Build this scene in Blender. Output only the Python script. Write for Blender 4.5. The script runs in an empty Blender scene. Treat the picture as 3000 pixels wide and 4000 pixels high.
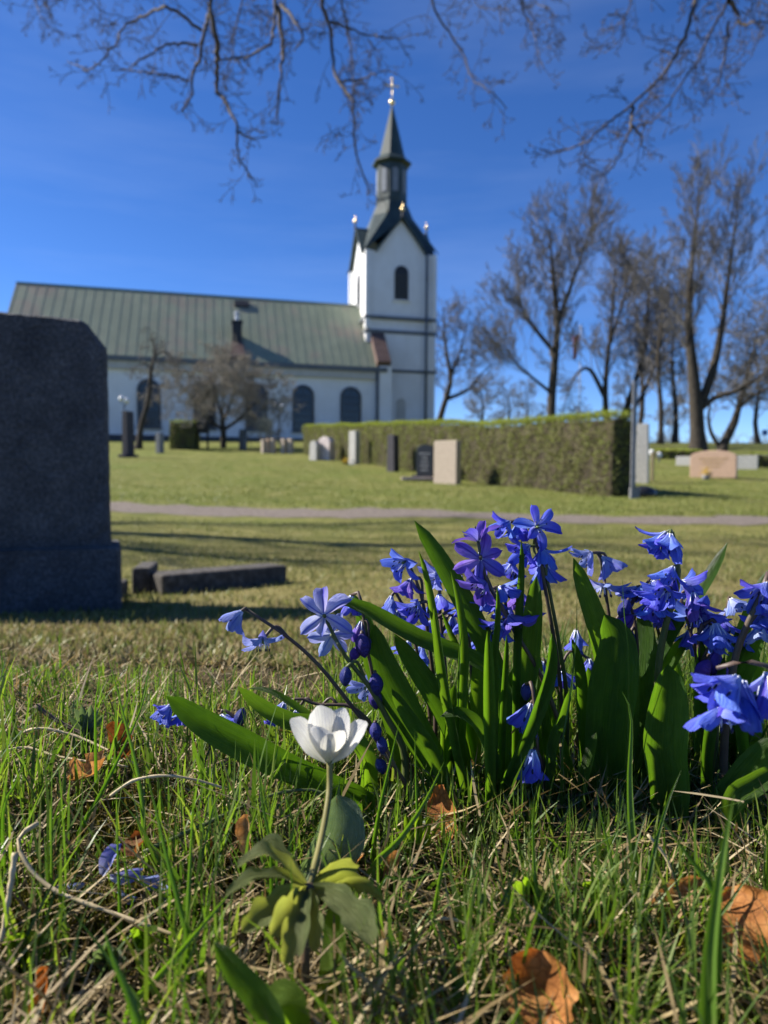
import bpy, math, random
import numpy as np
from mathutils import Vector, Matrix
R = math.radians
rnd = random.Random(11)
rng = np.random.default_rng(11)
scene = bpy.context.scene
col = scene.collection

# ------------------------------------------------------------------ camera
F, CX, CY = 2774.0, 1500.0, 2000.0          # focal length and centre in photo pixels
CAM = Vector((0, 0, .135))
PITCH, ROLL = 2.48, .4
cam_data = bpy.data.cameras.new('camera')
cam = bpy.data.objects.new('camera', cam_data)
col.objects.link(cam)
CR = Matrix.Rotation(R(90 - PITCH), 3, 'X') @ Matrix.Rotation(R(ROLL), 3, 'Z')
cam.matrix_world = Matrix.Translation(CAM) @ CR.to_4x4()
cam_data.sensor_fit = 'VERTICAL'
cam_data.lens = 24
cam_data.sensor_height = 24 * 4000 / F
cam_data.sensor_width = 24 * 3000 / F
cam_data.clip_start = .005
cam_data.clip_end = 6000
cam_data.dof.use_dof = True
cam_data.dof.focus_distance = .285
cam_data.dof.aperture_fstop = 13.5
scene.camera = cam
scene.render.resolution_x, scene.render.resolution_y = 768, 1024

# ------------------------------------------------------------------ light
SUN_AZ, SUN_EL = -77.0, 37.0                # azimuth from +Y towards +X
sdir = Vector((math.sin(R(SUN_AZ)) * math.cos(R(SUN_EL)), math.cos(R(SUN_AZ)) * math.cos(R(SUN_EL)), math.sin(R(SUN_EL))))
sun_data = bpy.data.lights.new('sun', 'SUN')
sun_data.energy = 5.0
sun_data.angle = R(.53)
sun_data.color = (1, .93, .82)
sun = bpy.data.objects.new('sun', sun_data)
sun.rotation_euler = (-sdir).to_track_quat('-Z', 'Y').to_euler()
sun.location = (-20, 10, 30)
col.objects.link(sun)
world = bpy.data.worlds.new('World')
scene.world = world
world.use_nodes = True
wn = world.node_tree
sky = wn.nodes.new('ShaderNodeTexSky')
sky.sky_type = 'NISHITA'
sky.sun_disc = False
sky.sun_elevation = R(SUN_EL)
sky.sun_rotation = R(SUN_AZ)
sky.air_density = .62
sky.dust_density = 0
sky.ozone_density = 4.0
hs = wn.nodes.new('ShaderNodeHueSaturation')
hs.inputs['Saturation'].default_value = 1.2
hs.inputs['Hue'].default_value = .510
wn.links.new(sky.outputs[0], hs.inputs['Color'])
bg = wn.nodes['Background']
bg.inputs['Strength'].default_value = .088
tcw = wn.nodes.new('ShaderNodeTexCoord')          # faint cirrus veils over the whole sky
mpw = wn.nodes.new('ShaderNodeMapping'); mpw.inputs['Scale'].default_value = (.9, .9, 6.5); mpw.inputs['Rotation'].default_value = (0, R(7), 0); mpw.inputs['Location'].default_value = (.3, 0, 1.2)
nzw = wn.nodes.new('ShaderNodeTexNoise'); nzw.inputs['Scale'].default_value = 2.2; nzw.inputs['Detail'].default_value = 5; nzw.inputs['Roughness'].default_value = .55
rpw = wn.nodes.new('ShaderNodeValToRGB'); rpw.color_ramp.elements[0].position = .48; rpw.color_ramp.elements[1].position = .85; rpw.color_ramp.elements[1].color = (.06, .06, .06, 1)
mxw = wn.nodes.new('ShaderNodeMix'); mxw.data_type = 'RGBA'; mxw.inputs[7].default_value = (6.5, 7.5, 9, 1)
wn.links.new(tcw.outputs['Generated'], mpw.inputs[0]); wn.links.new(mpw.outputs[0], nzw.inputs['Vector']); wn.links.new(nzw.outputs[0], rpw.inputs[0])
wn.links.new(rpw.outputs[0], mxw.inputs[0]); wn.links.new(hs.outputs[0], mxw.inputs[6])
wn.links.new(mxw.outputs[2], bg.inputs['Color'])
vs = scene.view_settings
vs.view_transform = 'Standard'
vs.look = 'None'
vs.gamma = 1
vs.use_curve_mapping = False
vs.exposure = 1.12
scene.render.engine = 'CYCLES'
scene.cycles.max_bounces = 8
scene.cycles.transparent_max_bounces = 8
scene.cycles.transmission_bounces = 6

# ------------------------------------------------------------------ helpers
TY = np.array([-400, -30, -5, 0, .15, .42, .6, 1, 2, 4, 6, 7.2, 9.6, 12, 15, 17.5, 22, 30, 38, 48, 60, 80, 120, 200, 5000.])
TZ = np.array([-.5, -.3, 0, 0, 0, .009, -.02, -.10, -.215, -.28, -.295, -.285, -.175, -.04, .085, .29, .62, 1.2, 2.0, 2.85, 3.5, 4.6, 5.0, 5, 5.])
_d = np.diff(TZ) / np.diff(TY)
_m = np.zeros(len(TY)); _m[1:-1] = np.where(_d[1:] * _d[:-1] > 0, 2 * _d[1:] * _d[:-1] / (_d[1:] + _d[:-1] + 1e-12), 0)
_m[0] = _d[0]; _m[-1] = _d[-1]

def terrain(x, y):
    x = np.asarray(x, float); y = np.asarray(y, float)
    i = np.clip(np.searchsorted(TY, y) - 1, 0, len(TY) - 2)
    h = TY[i + 1] - TY[i]; t = np.clip((y - TY[i]) / h, 0, 1)
    z = ((2*t**3 - 3*t**2 + 1) * TZ[i] + (t**3 - 2*t**2 + t) * h * _m[i] + (-2*t**3 + 3*t**2) * TZ[i+1] + (t**3 - t**2) * h * _m[i+1])
    r = np.clip((np.hypot(x, y) - .5) / 3, 0, 1)
    z = z + r * (.018 * np.sin(x * 1.7 + 1.3 * np.sin(y * .9)) + .014 * np.sin(y * 2.3 + x * .6))
    n = np.clip(1 - (np.hypot(x, y - .3) - .5) / .6, 0, 1)
    z = z + n * (.0025 * np.sin(x * 61 + y * 17) + .002 * np.sin(y * 83 - x * 29))
    return z

def tz(x, y): return float(terrain(x, y))

def P(px, py, Y):
    d = CR @ Vector(((px - CX) / F, -(py - CY) / F, -1))
    return CAM + d * ((Y - CAM.y) / d.y)

def G(px, py, y0=.12, y1=150):
    lo = None
    ys = np.geomspace(y0, y1, 900)
    pts = [P(px, py, 1.0)]
    d = pts[0] - CAM
    X = CAM.x + d.x * ys; Z = CAM.z + d.z * ys
    below = Z - terrain(X, ys) < 0
    k = int(np.argmax(below)) if below.any() else len(ys) - 1
    return Vector((X[k], ys[k], tz(X[k], ys[k])))

def root_loc(p):
    v = Vector((0, 0, 0))
    while p is not None:
        v += p.location; p = p.parent
    return v

def link(o, parent=None):
    col.objects.link(o)
    if parent is not None: o.parent = parent
    return o

def tag(o, label, cat, group=None, kind=None):
    if label: o['label'] = label
    if cat: o['category'] = cat
    if group: o['group'] = group
    if kind: o['kind'] = kind
    return o

def thing(name, label, cat, loc=(0, 0, 0), group=None):
    o = bpy.data.objects.new(name, None)
    o.location = loc
    o.empty_display_size = .05
    link(o)
    return tag(o, label, cat, group)

def np_mesh(name, V, Q, smooth=False, mi=None):
    V = np.asarray(V, np.float32).reshape(-1, 3); Q = np.asarray(Q, np.int32)
    k = Q.shape[1]
    me = bpy.data.meshes.new(name)
    me.vertices.add(len(V)); me.vertices.foreach_set('co', V.ravel())
    me.loops.add(Q.size); me.loops.foreach_set('vertex_index', Q.ravel())
    me.polygons.add(len(Q))
    me.polygons.foreach_set('loop_start', np.arange(0, Q.size, k, dtype=np.int32))
    if mi is not None: me.polygons.foreach_set('material_index', np.asarray(mi, np.int32))
    if smooth: me.polygons.foreach_set('use_smooth', np.ones(len(Q), bool))
    me.update(calc_edges=True)
    return me

def np_obj(name, V, Q, mats, parent=None, smooth=False, mi=None):
    V = np.asarray(V, float).reshape(-1, 3)
    if parent is not None: V = V - np.array(root_loc(parent))
    me = np_mesh(name, V, Q, smooth, mi)
    for m in (mats if isinstance(mats, (list, tuple)) else [mats]): me.materials.append(m)
    return link(bpy.data.objects.new(name, me), parent)

class MB:
    def __init__(s): s.v = []; s.f = []; s.m = []
    def add(s, vs, fs, m=0):
        o = len(s.v); s.v += [tuple(v) for v in vs]
        s.f += [tuple(i + o for i in f) for f in fs]; s.m += [m] * len(fs); return s
    def box(s, c, size, ax=None, m=0):
        c = Vector(c); a = ax or (Vector((1, 0, 0)), Vector((0, 1, 0)), Vector((0, 0, 1)))
        h = [Vector(a[i]) * (size[i] / 2) for i in range(3)]
        vs = [c + h[0]*sx + h[1]*sy + h[2]*sz for sz in (-1, 1) for sy in (-1, 1) for sx in (-1, 1)]
        return s.add(vs, [(0,2,3,1), (4,5,7,6), (0,1,5,4), (2,6,7,3), (0,4,6,2), (1,3,7,5)], m)
    def prism(s, poly, off, m=0):
        n = len(poly); poly = [Vector(p) for p in poly]; off = Vector(off)
        return s.add(poly + [p + off for p in poly], [tuple(range(n))[::-1], tuple(range(n, 2*n))] + [(i, (i+1) % n, n + (i+1) % n, n + i) for i in range(n)], m)
    def tube(s, pts, rad, sides=6, m=0, cap=True):
        V, Q = tubes(np.array([[list(p) for p in pts]], float), np.array([rad if hasattr(rad, '__len__') else [rad] * len(pts)], float), sides)
        n = len(pts)
        s.add(V, [tuple(q) for q in Q], m)
        if cap:
            o = len(s.v) - len(V)
            s.f.append(tuple(o + i for i in range(sides))[::-1]); s.m.append(m)
            s.f.append(tuple(o + (n-1)*sides + i for i in range(sides))); s.m.append(m)
        return s
    def ell(s, c, r, seg=10, rings=6, m=0, ax=None):
        c = Vector(c); a = ax or (Vector((1, 0, 0)), Vector((0, 1, 0)), Vector((0, 0, 1)))
        vs = []
        for i in range(rings + 1):
            th = math.pi * i / rings
            for j in range(seg):
                ph = 2 * math.pi * j / seg
                vs.append(c + a[0]*(r[0]*math.sin(th)*math.cos(ph)) + a[1]*(r[1]*math.sin(th)*math.sin(ph)) + a[2]*(r[2]*math.cos(th)))
        fs = [(i*seg+j, (i+1)*seg+j, (i+1)*seg+(j+1) % seg, i*seg+(j+1) % seg) for i in range(rings) for j in range(seg)]
        return s.add(vs, fs, m)
    def lathe(s, c, prof, seg=12, m=0, rot=0):
        c = Vector(c); vs = []
        for r, z in prof:
            for j in range(seg):
                a = 2*math.pi*j/seg + rot
                vs.append(c + Vector((r*math.cos(a), r*math.sin(a), z)))
        n = len(prof)
        fs = [(i*seg+j, i*seg+(j+1) % seg, (i+1)*seg+(j+1) % seg, (i+1)*seg+j) for i in range(n-1) for j in range(seg)]
        fs += [tuple(range(seg))[::-1], tuple((n-1)*seg+j for j in range(seg))]
        return s.add(vs, fs, m)
    def mesh(s, name, mats, off=Vector((0, 0, 0)), smooth=False):
        me = bpy.data.meshes.new(name)
        me.from_pydata([tuple(Vector(v) - off) for v in s.v], [], s.f)
        for m in (mats if isinstance(mats, (list, tuple)) else [mats]): me.materials.append(m)
        me.polygons.foreach_set('material_index', s.m)
        if smooth: me.polygons.foreach_set('use_smooth', [True] * len(s.f))
        me.update(); return me
    def build(s, name, mats, parent=None, smooth=False, bevel=0):
        o = link(bpy.data.objects.new(name, s.mesh(name, mats, root_loc(parent) if parent else Vector((0, 0, 0)), smooth)), parent)
        if bevel:
            b = o.modifiers.new('bevel', 'BEVEL'); b.width = bevel; b.segments = 2; b.limit_method = 'ANGLE'
        return o

def tubes(Pts, Rad, sides):
    """Pts (N,k,3), Rad (N,k) -> verts, quads of N tubes"""
    N, k, _ = Pts.shape
    T = np.gradient(Pts, axis=1); T /= np.linalg.norm(T, axis=2, keepdims=True) + 1e-12
    mean = Pts[:, -1] - Pts[:, 0]; mean /= np.linalg.norm(mean, axis=1, keepdims=True) + 1e-12
    ref = np.where((np.abs(mean[:, 2:3]) > .75), np.array([[1., 0, 0]]), np.array([[0, 0, 1.]]))
    ref = np.repeat(ref[:, None], k, 1)
    A = np.cross(T, ref); A /= np.linalg.norm(A, axis=2, keepdims=True) + 1e-12
    B = np.cross(A, T)
    an = np.arange(sides) * 2 * np.pi / sides
    V = Pts[:, :, None] + Rad[:, :, None, None] * (A[:, :, None] * np.cos(an)[:, None] + B[:, :, None] * np.sin(an)[:, None])
    idx = np.arange(N * k * sides).reshape(N, k, sides)
    nx = np.roll(idx, -1, 2)
    Q = np.stack([idx[:, :-1], nx[:, :-1], nx[:, 1:], idx[:, 1:]], -1).reshape(-1, 4)
    return V.reshape(-1, 3), Q

def spline(pts, n):
    """Catmull-Rom through pts, n samples evenly by parameter length"""
    p = [np.array(q, float) for q in pts]
    if len(p) == 2: return [p[0] + (p[1] - p[0]) * t for t in np.linspace(0, 1, n)]
    d = np.cumsum([0] + [np.linalg.norm(p[i+1] - p[i]) for i in range(len(p) - 1)])
    out = []
    for t in np.linspace(0, d[-1], n):
        i = min(int(np.searchsorted(d, t, 'right')) - 1, len(p) - 2)
        u = (t - d[i]) / (d[i+1] - d[i] + 1e-12)
        a = p[i-1] if i > 0 else 2*p[0] - p[1]
        b, c = p[i], p[i+1]
        e = p[i+2] if i + 2 < len(p) else 2*p[-1] - p[-2]
        out.append(.5 * ((2*b) + (c - a)*u + (2*a - 5*b + 4*c - e)*u*u + (3*b - a - 3*c + e)*u**3))
    return out

# ------------------------------------------------------------------ materials
def newmat(name):
    m = bpy.data.materials.new(name); m.use_nodes = True
    nt = m.node_tree
    return m, nt, nt.nodes['Principled BSDF'], nt.nodes['Material Output']

def nd(nt, typ, **kw):
    n = nt.nodes.new(typ)
    for k, v in kw.items():
        if k in n.inputs: n.inputs[k].default_value = v
        else: setattr(n, k, v)
    return n

def ramp(nt, fac, stops):
    r = nt.nodes.new('ShaderNodeValToRGB')
    e = r.color_ramp.elements
    while len(e) < len(stops): e.new(.5)
    for x, (p, c) in zip(e, stops): x.position = p; x.color = (*c, 1)
    nt.links.new(fac, r.inputs[0]); return r.outputs[0]

def mixc(nt, fac, a, b, mode='MIX'):
    n = nt.nodes.new('ShaderNodeMix'); n.data_type = 'RGBA'; n.blend_type = mode
    for s, v in ((0, fac), (6, a), (7, b)):
        if isinstance(v, (int, float)): n.inputs[s].default_value = v
        elif isinstance(v, (tuple, list)): n.inputs[s].default_value = (*v, 1)
        else: nt.links.new(v, n.inputs[s])
    return n.outputs[2]

def coords(nt, kind='Object'):
    return nt.nodes.new('ShaderNodeTexCoord').outputs[kind]

def noise(nt, vec, scale, detail=4, rough=.55, sc3=None):
    if sc3:
        mp = nt.nodes.new('ShaderNodeMapping'); mp.inputs['Scale'].default_value = sc3
        nt.links.new(vec, mp.inputs[0]); vec = mp.outputs[0]
    n = nd(nt, 'ShaderNodeTexNoise', Scale=scale, Detail=detail, Roughness=rough)
    nt.links.new(vec, n.inputs['Vector']); return n.outputs[0]

def bump(nt, bsdf, h, strength=.3, dist=.01):
    b = nd(nt, 'ShaderNodeBump', Strength=strength, Distance=dist)
    nt.links.new(h, b.inputs['Height']); nt.links.new(b.outputs[0], bsdf.inputs['Normal'])

def noisy(name, stops, scale=5, rough=.85, bs=.3, bd=.01, detail=6, sc3=None, kind='Object', bscale=None, spec=.3, metal=0):
    m, nt, b, _ = newmat(name)
    c = coords(nt, kind); n = noise(nt, c, scale, detail, .6, sc3)
    nt.links.new(ramp(nt, n, stops), b.inputs['Base Color'])
    b.inputs['Roughness'].default_value = rough; b.inputs['Metallic'].default_value = metal
    b.inputs['Specular IOR Level'].default_value = spec
    if bs: bump(nt, b, noise(nt, c, bscale or scale * 3, 5), bs, bd)
    return m

def plain(name, c, rough=.6, metal=0, spec=.4):
    return noisy(name, [(.3, tuple(x * .88 for x in c)), (.7, tuple(min(1, x * 1.1) for x in c))], 8, rough, 0, spec=spec, metal=metal)

def leafy(name, stops, trans=.45, tcol=None, rough=.45, spec=.4, island=True, scale=30, sc3=None, tint=.6, bs=0, bscale=200, bd=.0003):
    """thin foliage: principled + translucent, colour varied per island/object"""
    m, nt, b, out = newmat(name)
    geo = nt.nodes.new('ShaderNodeNewGeometry'); oi = nt.nodes.new('ShaderNodeObjectInfo')
    rv = geo.outputs['Random Per Island'] if island else oi.outputs['Random']
    c = coords(nt); n = noise(nt, c, scale, 3, .6, sc3)
    mm = nd(nt, 'ShaderNodeMath', operation='MULTIPLY_ADD'); mm.inputs[1].default_value = tint
    nt.links.new(rv, mm.inputs[0])
    m2 = nd(nt, 'ShaderNodeMath', operation='MULTIPLY'); m2.inputs[1].default_value = 1 - tint
    nt.links.new(n, m2.inputs[0]); nt.links.new(m2.outputs[0], mm.inputs[2])
    cc = ramp(nt, mm.outputs[0], stops)
    nt.links.new(cc, b.inputs['Base Color'])
    b.inputs['Roughness'].default_value = rough; b.inputs['Specular IOR Level'].default_value = spec
    if bs: bump(nt, b, noise(nt, c, bscale, 3, .5, sc3), bs, bd)
    tr = nt.nodes.new('ShaderNodeBsdfTranslucent')
    if tcol: nt.links.new(mixc(nt, 1, cc, tcol, 'MULTIPLY'), tr.inputs[0])
    else: nt.links.new(cc, tr.inputs[0])
    mx = nt.nodes.new('ShaderNodeMixShader'); mx.inputs[0].default_value = trans
    nt.links.new(b.outputs[0], mx.inputs[1]); nt.links.new(tr.outputs[0], mx.inputs[2])
    nt.links.new(mx.outputs[0], out.inputs[0])
    return m

# ================================================================== SETTING
def ground_mat():
    m, nt, b, _ = newmat('lawn_ground')
    g = nt.nodes.new('ShaderNodeNewGeometry').outputs['Position']
    sep = nt.nodes.new('ShaderNodeSeparateXYZ'); nt.links.new(g, sep.inputs[0])
    big = noise(nt, g, .45, 5, .6); mid = noise(nt, g, 3.2, 5, .6); fine = noise(nt, g, 40, 4, .7)
    green = ramp(nt, mid, [(.3, (.085, .12, .022)), (.5, (.135, .165, .035)), (.72, (.20, .20, .065))])
    dry = ramp(nt, mid, [(.3, (.12, .10, .036)), (.55, (.23, .185, .075)), (.75, (.30, .25, .12))])
    mr = nd(nt, 'ShaderNodeMapRange'); nt.links.new(sep.outputs[1], mr.inputs[0])
    mr.inputs[1].default_value = .8; mr.inputs[2].default_value = 9; mr.inputs[3].default_value = .85; mr.inputs[4].default_value = .18
    ad = nd(nt, 'ShaderNodeMath', operation='MULTIPLY_ADD'); nt.links.new(big, ad.inputs[0]); ad.inputs[1].default_value = 1.1
    nt.links.new(mr.outputs[0], ad.inputs[2])
    sb = nd(nt, 'ShaderNodeMath', operation='SUBTRACT', use_clamp=True); nt.links.new(ad.outputs[0], sb.inputs[0]); sb.inputs[1].default_value = .52
    base = mixc(nt, sb.outputs[0], green, dry)
    sp = ramp(nt, fine, [(.3, (.55, .55, .55)), (.6, (1, 1, 1))])
    base = mixc(nt, .8, base, sp, 'MULTIPLY')
    # bare soil and litter close to the camera
    mr2 = nd(nt, 'ShaderNodeMapRange'); nt.links.new(sep.outputs[1], mr2.inputs[0])
    mr2.inputs[1].default_value = .5; mr2.inputs[2].default_value = 1.1; mr2.inputs[3].default_value = 1; mr2.inputs[4].default_value = 0
    soil = ramp(nt, noise(nt, g, 120, 6, .65), [(.3, (.018, .013, .007)), (.5, (.05, .038, .018)), (.7, (.10, .085, .035))])
    nt.links.new(mixc(nt, mr2.outputs[0], base, soil), b.inputs['Base Color'])
    b.inputs['Roughness'].default_value = .95; b.inputs['Specular IOR Level'].default_value = .1
    bump(nt, b, fine, .6, .02)
    return m

def axis_lines(step0, growth, lo, hi):
    a = [0.]
    s = step0
    while a[-1] < hi: a.append(a[-1] + s); s *= growth
    c = [0.]; s = step0
    while c[-1] > lo: c.append(c[-1] - s); s *= growth
    return np.array(sorted(set(c[1:] + a)))
gx = axis_lines(.012, 1.075, -1500, 1500)
gy = axis_lines(.012, 1.06, -300, 4000) + .2
GX, GY = np.meshgrid(gx, gy)
GV = np.stack([GX, GY, terrain(GX, GY)], -1).reshape(-1, 3)
def grid_quads(ny, nx, off=0):
    i = np.arange(ny * nx).reshape(ny, nx) + off
    return np.stack([i[:-1, :-1], i[:-1, 1:], i[1:, 1:], i[1:, :-1]], -1).reshape(-1, 4)
ground = np_obj('ground', GV, grid_quads(len(gy), len(gx)), ground_mat(), smooth=True)
tag(ground, 'churchyard lawn sloping down from the flowers and up to the church', 'lawn', kind='structure')

# gravel path
fa, fb = G(430, 1964), G(2990, 2022)
na, nb = G(430, 2000), G(2990, 2048)
def line_y(a, b, x): return a.y + (b.y - a.y) * (x - a.x) / (b.x - a.x)
xs = np.linspace(-26, 26, 261)
rows = []
for t in np.linspace(0, 1, 9):
    yy = np.array([line_y(na, nb, x) * (1 - t) + line_y(fa, fb, x) * t for x in xs])
    if t in (0, 1): yy = yy + .06 * np.sin(xs * 3.1 + t) + .06 * np.sin(xs * 7.7 + 1 + t * 2) + rng.normal(0, .05, len(xs))
    rows.append(np.stack([xs, yy, terrain(xs, yy) + .006], -1))
path_mat = noisy('gravel', [(.25, (.07, .058, .048)), (.5, (.15, .125, .105)), (.75, (.26, .22, .185))], 28, .95, .8, .02, bscale=45, kind='Object')
pth = np_obj('gravel_path', np.array(rows), grid_quads(9, len(xs)), path_mat, smooth=True)
tag(pth, 'grey gravel path crossing the churchyard lawn', 'path', kind='structure')
PATH = (na, nb, fa, fb)

# ------------------------------------------------------------------ church
TH = R(14)
CU = Vector((math.cos(TH), math.sin(TH), 0)); CVv = Vector((-math.sin(TH), math.cos(TH), 0)); UP = Vector((0, 0, 1))
C0 = Vector((P(1434, 1250, 50).x, 50, 0))
def C(u, v, z): return C0 + CU * u + CVv * v + UP * z
def zc(py, Y, px=1500): return P(px, py, Y).z
def ushow(px, v):
    """u of the point of plane v (church frame) seen at pixel column px"""
    d = P(px, 1700, 1.0) - CAM
    # C0 + CU u + CV v = CAM + d t (plan)
    A = np.array([[CU.x, -d.x], [CU.y, -d.y]]); o = C0 + CVv * v
    s = np.linalg.solve(A, np.array([CAM.x - o.x, CAM.y - o.y])); return float(s[0]), float(s[1])

def plaster_mat():
    m, nt, b, _ = newmat('white_plaster')
    g = coords(nt)
    n = noise(nt, g, .7, 6, .65); n2 = noise(nt, g, 3, 5, .6, (1, 1, .25))
    c = ramp(nt, n, [(.25, (.68, .67, .65)), (.6, (.79, .79, .79))])
    c = mixc(nt, .35, c, ramp(nt, n2, [(.3, (.62, .61, .59)), (.6, (.82, .82, .82))]), 'MULTIPLY')
    nt.links.new(mixc(nt, .3, c, (.79, .79, .79)), b.inputs['Base Color'])
    b.inputs['Roughness'].default_value = .9
    bump(nt, b, noise(nt, g, 12, 6), .25, .02)
    return m
plaster = plaster_mat()
trim_grey = noisy('band_grey', [(.3, (.10, .115, .13)), (.7, (.15, .165, .18))], 3, .7, 0)
cornice_m = noisy('cornice_plaster', [(.3, (.42, .41, .38)), (.7, (.52, .50, .47))], 2, .9, 0)
def roof_mat():
    m, nt, b, _ = newmat('green_sheet_roof')
    g = coords(nt)
    n = noise(nt, g, .35, 6, .65)
    n2 = noise(nt, g, 1.1, 4, .6, (1, 1, .15))
    c = ramp(nt, n, [(.3, (.185, .22, .16)), (.5, (.21, .24, .175)), (.6, (.235, .225, .175)), (.75, (.24, .19, .155))])
    c = mixc(nt, .4, c, ramp(nt, n2, [(.35, (.7, .7, .68)), (.65, (1.1, 1.1, 1.05))]), 'MULTIPLY')
    nt.links.new(c, b.inputs['Base Color'])
    b.inputs['Roughness'].default_value = .62; b.inputs['Specular IOR Level'].default_value = .3
    return m
roof_m = roof_mat()
seam_m = noisy('seam_sheet', [(.3, (.20, .235, .18)), (.7, (.24, .27, .21))], 2, .55, 0)
spire_m = noisy('dark_copper', [(.3, (.018, .030, .030)), (.6, (.034, .054, .051)), (.85, (.06, .088, .08))], 1.5, .5, 0, spec=.4)
rust_m = noisy('brown_sheet', [(.3, (.09, .06, .05)), (.7, (.15, .10, .085))], 2, .6, 0)
black_m = plain('black_sheet', (.018, .019, .022), .5)
gold_m = plain('gilded', (.90, .70, .38), .36, 1)
glass_m, _nt, _b, _ = newmat('window_glass')
_b.inputs['Base Color'].default_value = (.02, .024, .03, 1); _b.inputs['Roughness'].default_value = .08
bump(_nt, _b, noise(_nt, coords(_nt), 3, 3), .15, .02)
frame_m = plain('dark_frame', (.05, .055, .06), .5)
pipe_m = plain('zinc_pipe', (.10, .115, .13), .5, .3)

BASE = 2.3
TW, TD = 4.84, 5.7
church = thing('church', 'white plastered church with green sheet roof and a pointed tower', 'church', C(-8, 2.8, 2.6))
# --- tower
zE = zc(975, 50); zA = zc(861, 50.6); zB1 = zc(1238, 50); zB2 = zc(1293, 50); zB3 = zc(1450, 50.5)
tw = MB(); tw.box(C(TW/2, TD/2, (BASE + zE) / 2), (TW, TD, zE - BASE), (CU, CVv, UP))
# gables of the four faces, butted inside the roof
for (a, b_, n_) in ((C(.0, 0, zE), C(TW, 0, zE), CVv), (C(0, TD, zE), C(TW, TD, zE), -CVv)):
    ap = (a + b_) / 2; ap.z = zA
    tw.prism([a + CU*.62, b_ - CU*.62, ap], n_ * .3)
for (a, b_, n_) in ((C(0, 0, zE), C(0, TD, zE), CU), (C(TW, 0, zE), C(TW, TD, zE), -CU)):
    ap = (a + b_) / 2; ap.z = zA
    tw.prism([a + CVv*.62, b_ - CVv*.62, ap], n_ * .3)
tower = tw.build('tower', plaster, church)
# wider lower storey
lw = MB(); lw.box(C(TW/2, TD/2, (BASE + zB2) / 2), (TW + .24, TD + .24, zB2 - BASE), (CU, CVv, UP))
lw.build('tower_base', plaster, church)
for z, h, dep in ((zB1, .22, .40), (zB2, .24, .36), (zB3, .20, .40)):
    bm_ = MB(); bm_.box(C(TW/2, TD/2, z), (TW + dep, TD + dep, h), (CU, CVv, UP))
    bm_.build('string_course', trim_grey, tower)
# corner pilasters (left face reads as two lit strips)
for (u, v) in ((0, 0), (0, TD), (TW, 0), (TW, TD)):
    pm = MB(); pm.box(C(u, v, (zB2 + zE) / 2 + .1), (.34, .34, zE - zB2 - .25), (CU, CVv, UP)); 
    pm.build('corner_pilaster', plaster, tower)
def arch_poly(cx, half, z0, z1, n=10):
    pts = [(cx - half, z0), (cx + half, z0)]
    for i in range(n + 1):
        a = math.pi * i / n
        pts.append((cx + half * math.cos(a), z1 - half + half * math.sin(a)))
    return pts
# belfry openings
def opening(fn, nrm, half, z0, z1, name, mat_, surround=True):
    """fn(s,z) -> point on the wall plane; nrm points outwards"""
    p = MB(); p.prism([fn(s, z) + nrm * .02 for s, z in arch_poly(0, half, z0, z1)], nrm * .03); o = p.build(name, mat_, tower)
    return o
ub, _ = ushow(1563, 0)
zb0, zb1 = zc(1170, 50.5), zc(1036, 50.5)
for fn, nrm in ((lambda s, z: C(ub + s, 0, z), -CVv), (lambda s, z: C(0, TD/2 - s, z), -CU), (lambda s, z: C(TW, TD/2 + s, z), CU), (lambda s, z: C(TW/2 - s, TD, z), CVv)):
    w = opening(fn, nrm, .5, zb0, zb1, 'belfry_opening', black_m)
    for k in range(9):
        z = zb0 + .12 + k * .2
        lv = MB(); a = fn(-.46, z) + nrm * .055; b2 = fn(.46, z) + nrm * .055
        lv.prism([a, b2, b2 + UP*.05 + nrm*.02, a + UP*.05 + nrm*.02], nrm * .02 - UP * .06)
        lv.build('louvre', frame_m, w)
    sl = MB(); sl.box(fn(0, zb0 - .06) + nrm * .06, (1.25, .16, .1), (nrm.cross(UP), nrm, UP)); sl.build('sill', plaster, w)
# blind niche low on the tower
un, _ = ushow(1565, -.12)
nm = MB()
pa = arch_poly(0, .34, zc(1680, 50), zc(1552, 50)); 
nm.prism([C(un + s, -.125, z) for s, z in pa], -CVv * .03); nm.build('blind_arch', cornice_m, church)
# roof: four gable roofs running into a broach that carries the lantern
tc = C(TW/2, TD/2, 0)
zL = zc(800, 53); zL1 = zc(640, 53); zS = zc(405, 53)
rf = MB(); ov = .32
for (axu, axv, hu, hv) in ((CU, CVv, TW/2, TD/2), (CVv, CU, TD/2, TW/2)):
    for face in (-1, 1):               # gable on the side face*axv
        for sg in (-1, 1):
            foot = tc + axu * (sg * (hu - .62)) + axv * (face * (hv + ov)) + UP * (zE - .12)
            apx = tc + axv * (face * (hv + ov)) + UP * (zA + .1); mid = tc + UP * (zA + .1)
            back = tc + axu * (sg * (hu - .62)) + UP * (zE - .12)
            nn = axu * sg * .10 + UP * .10
            rf.prism([foot, back, mid, apx], nn)
rf.build('tower_roof', spire_m, church)
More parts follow.
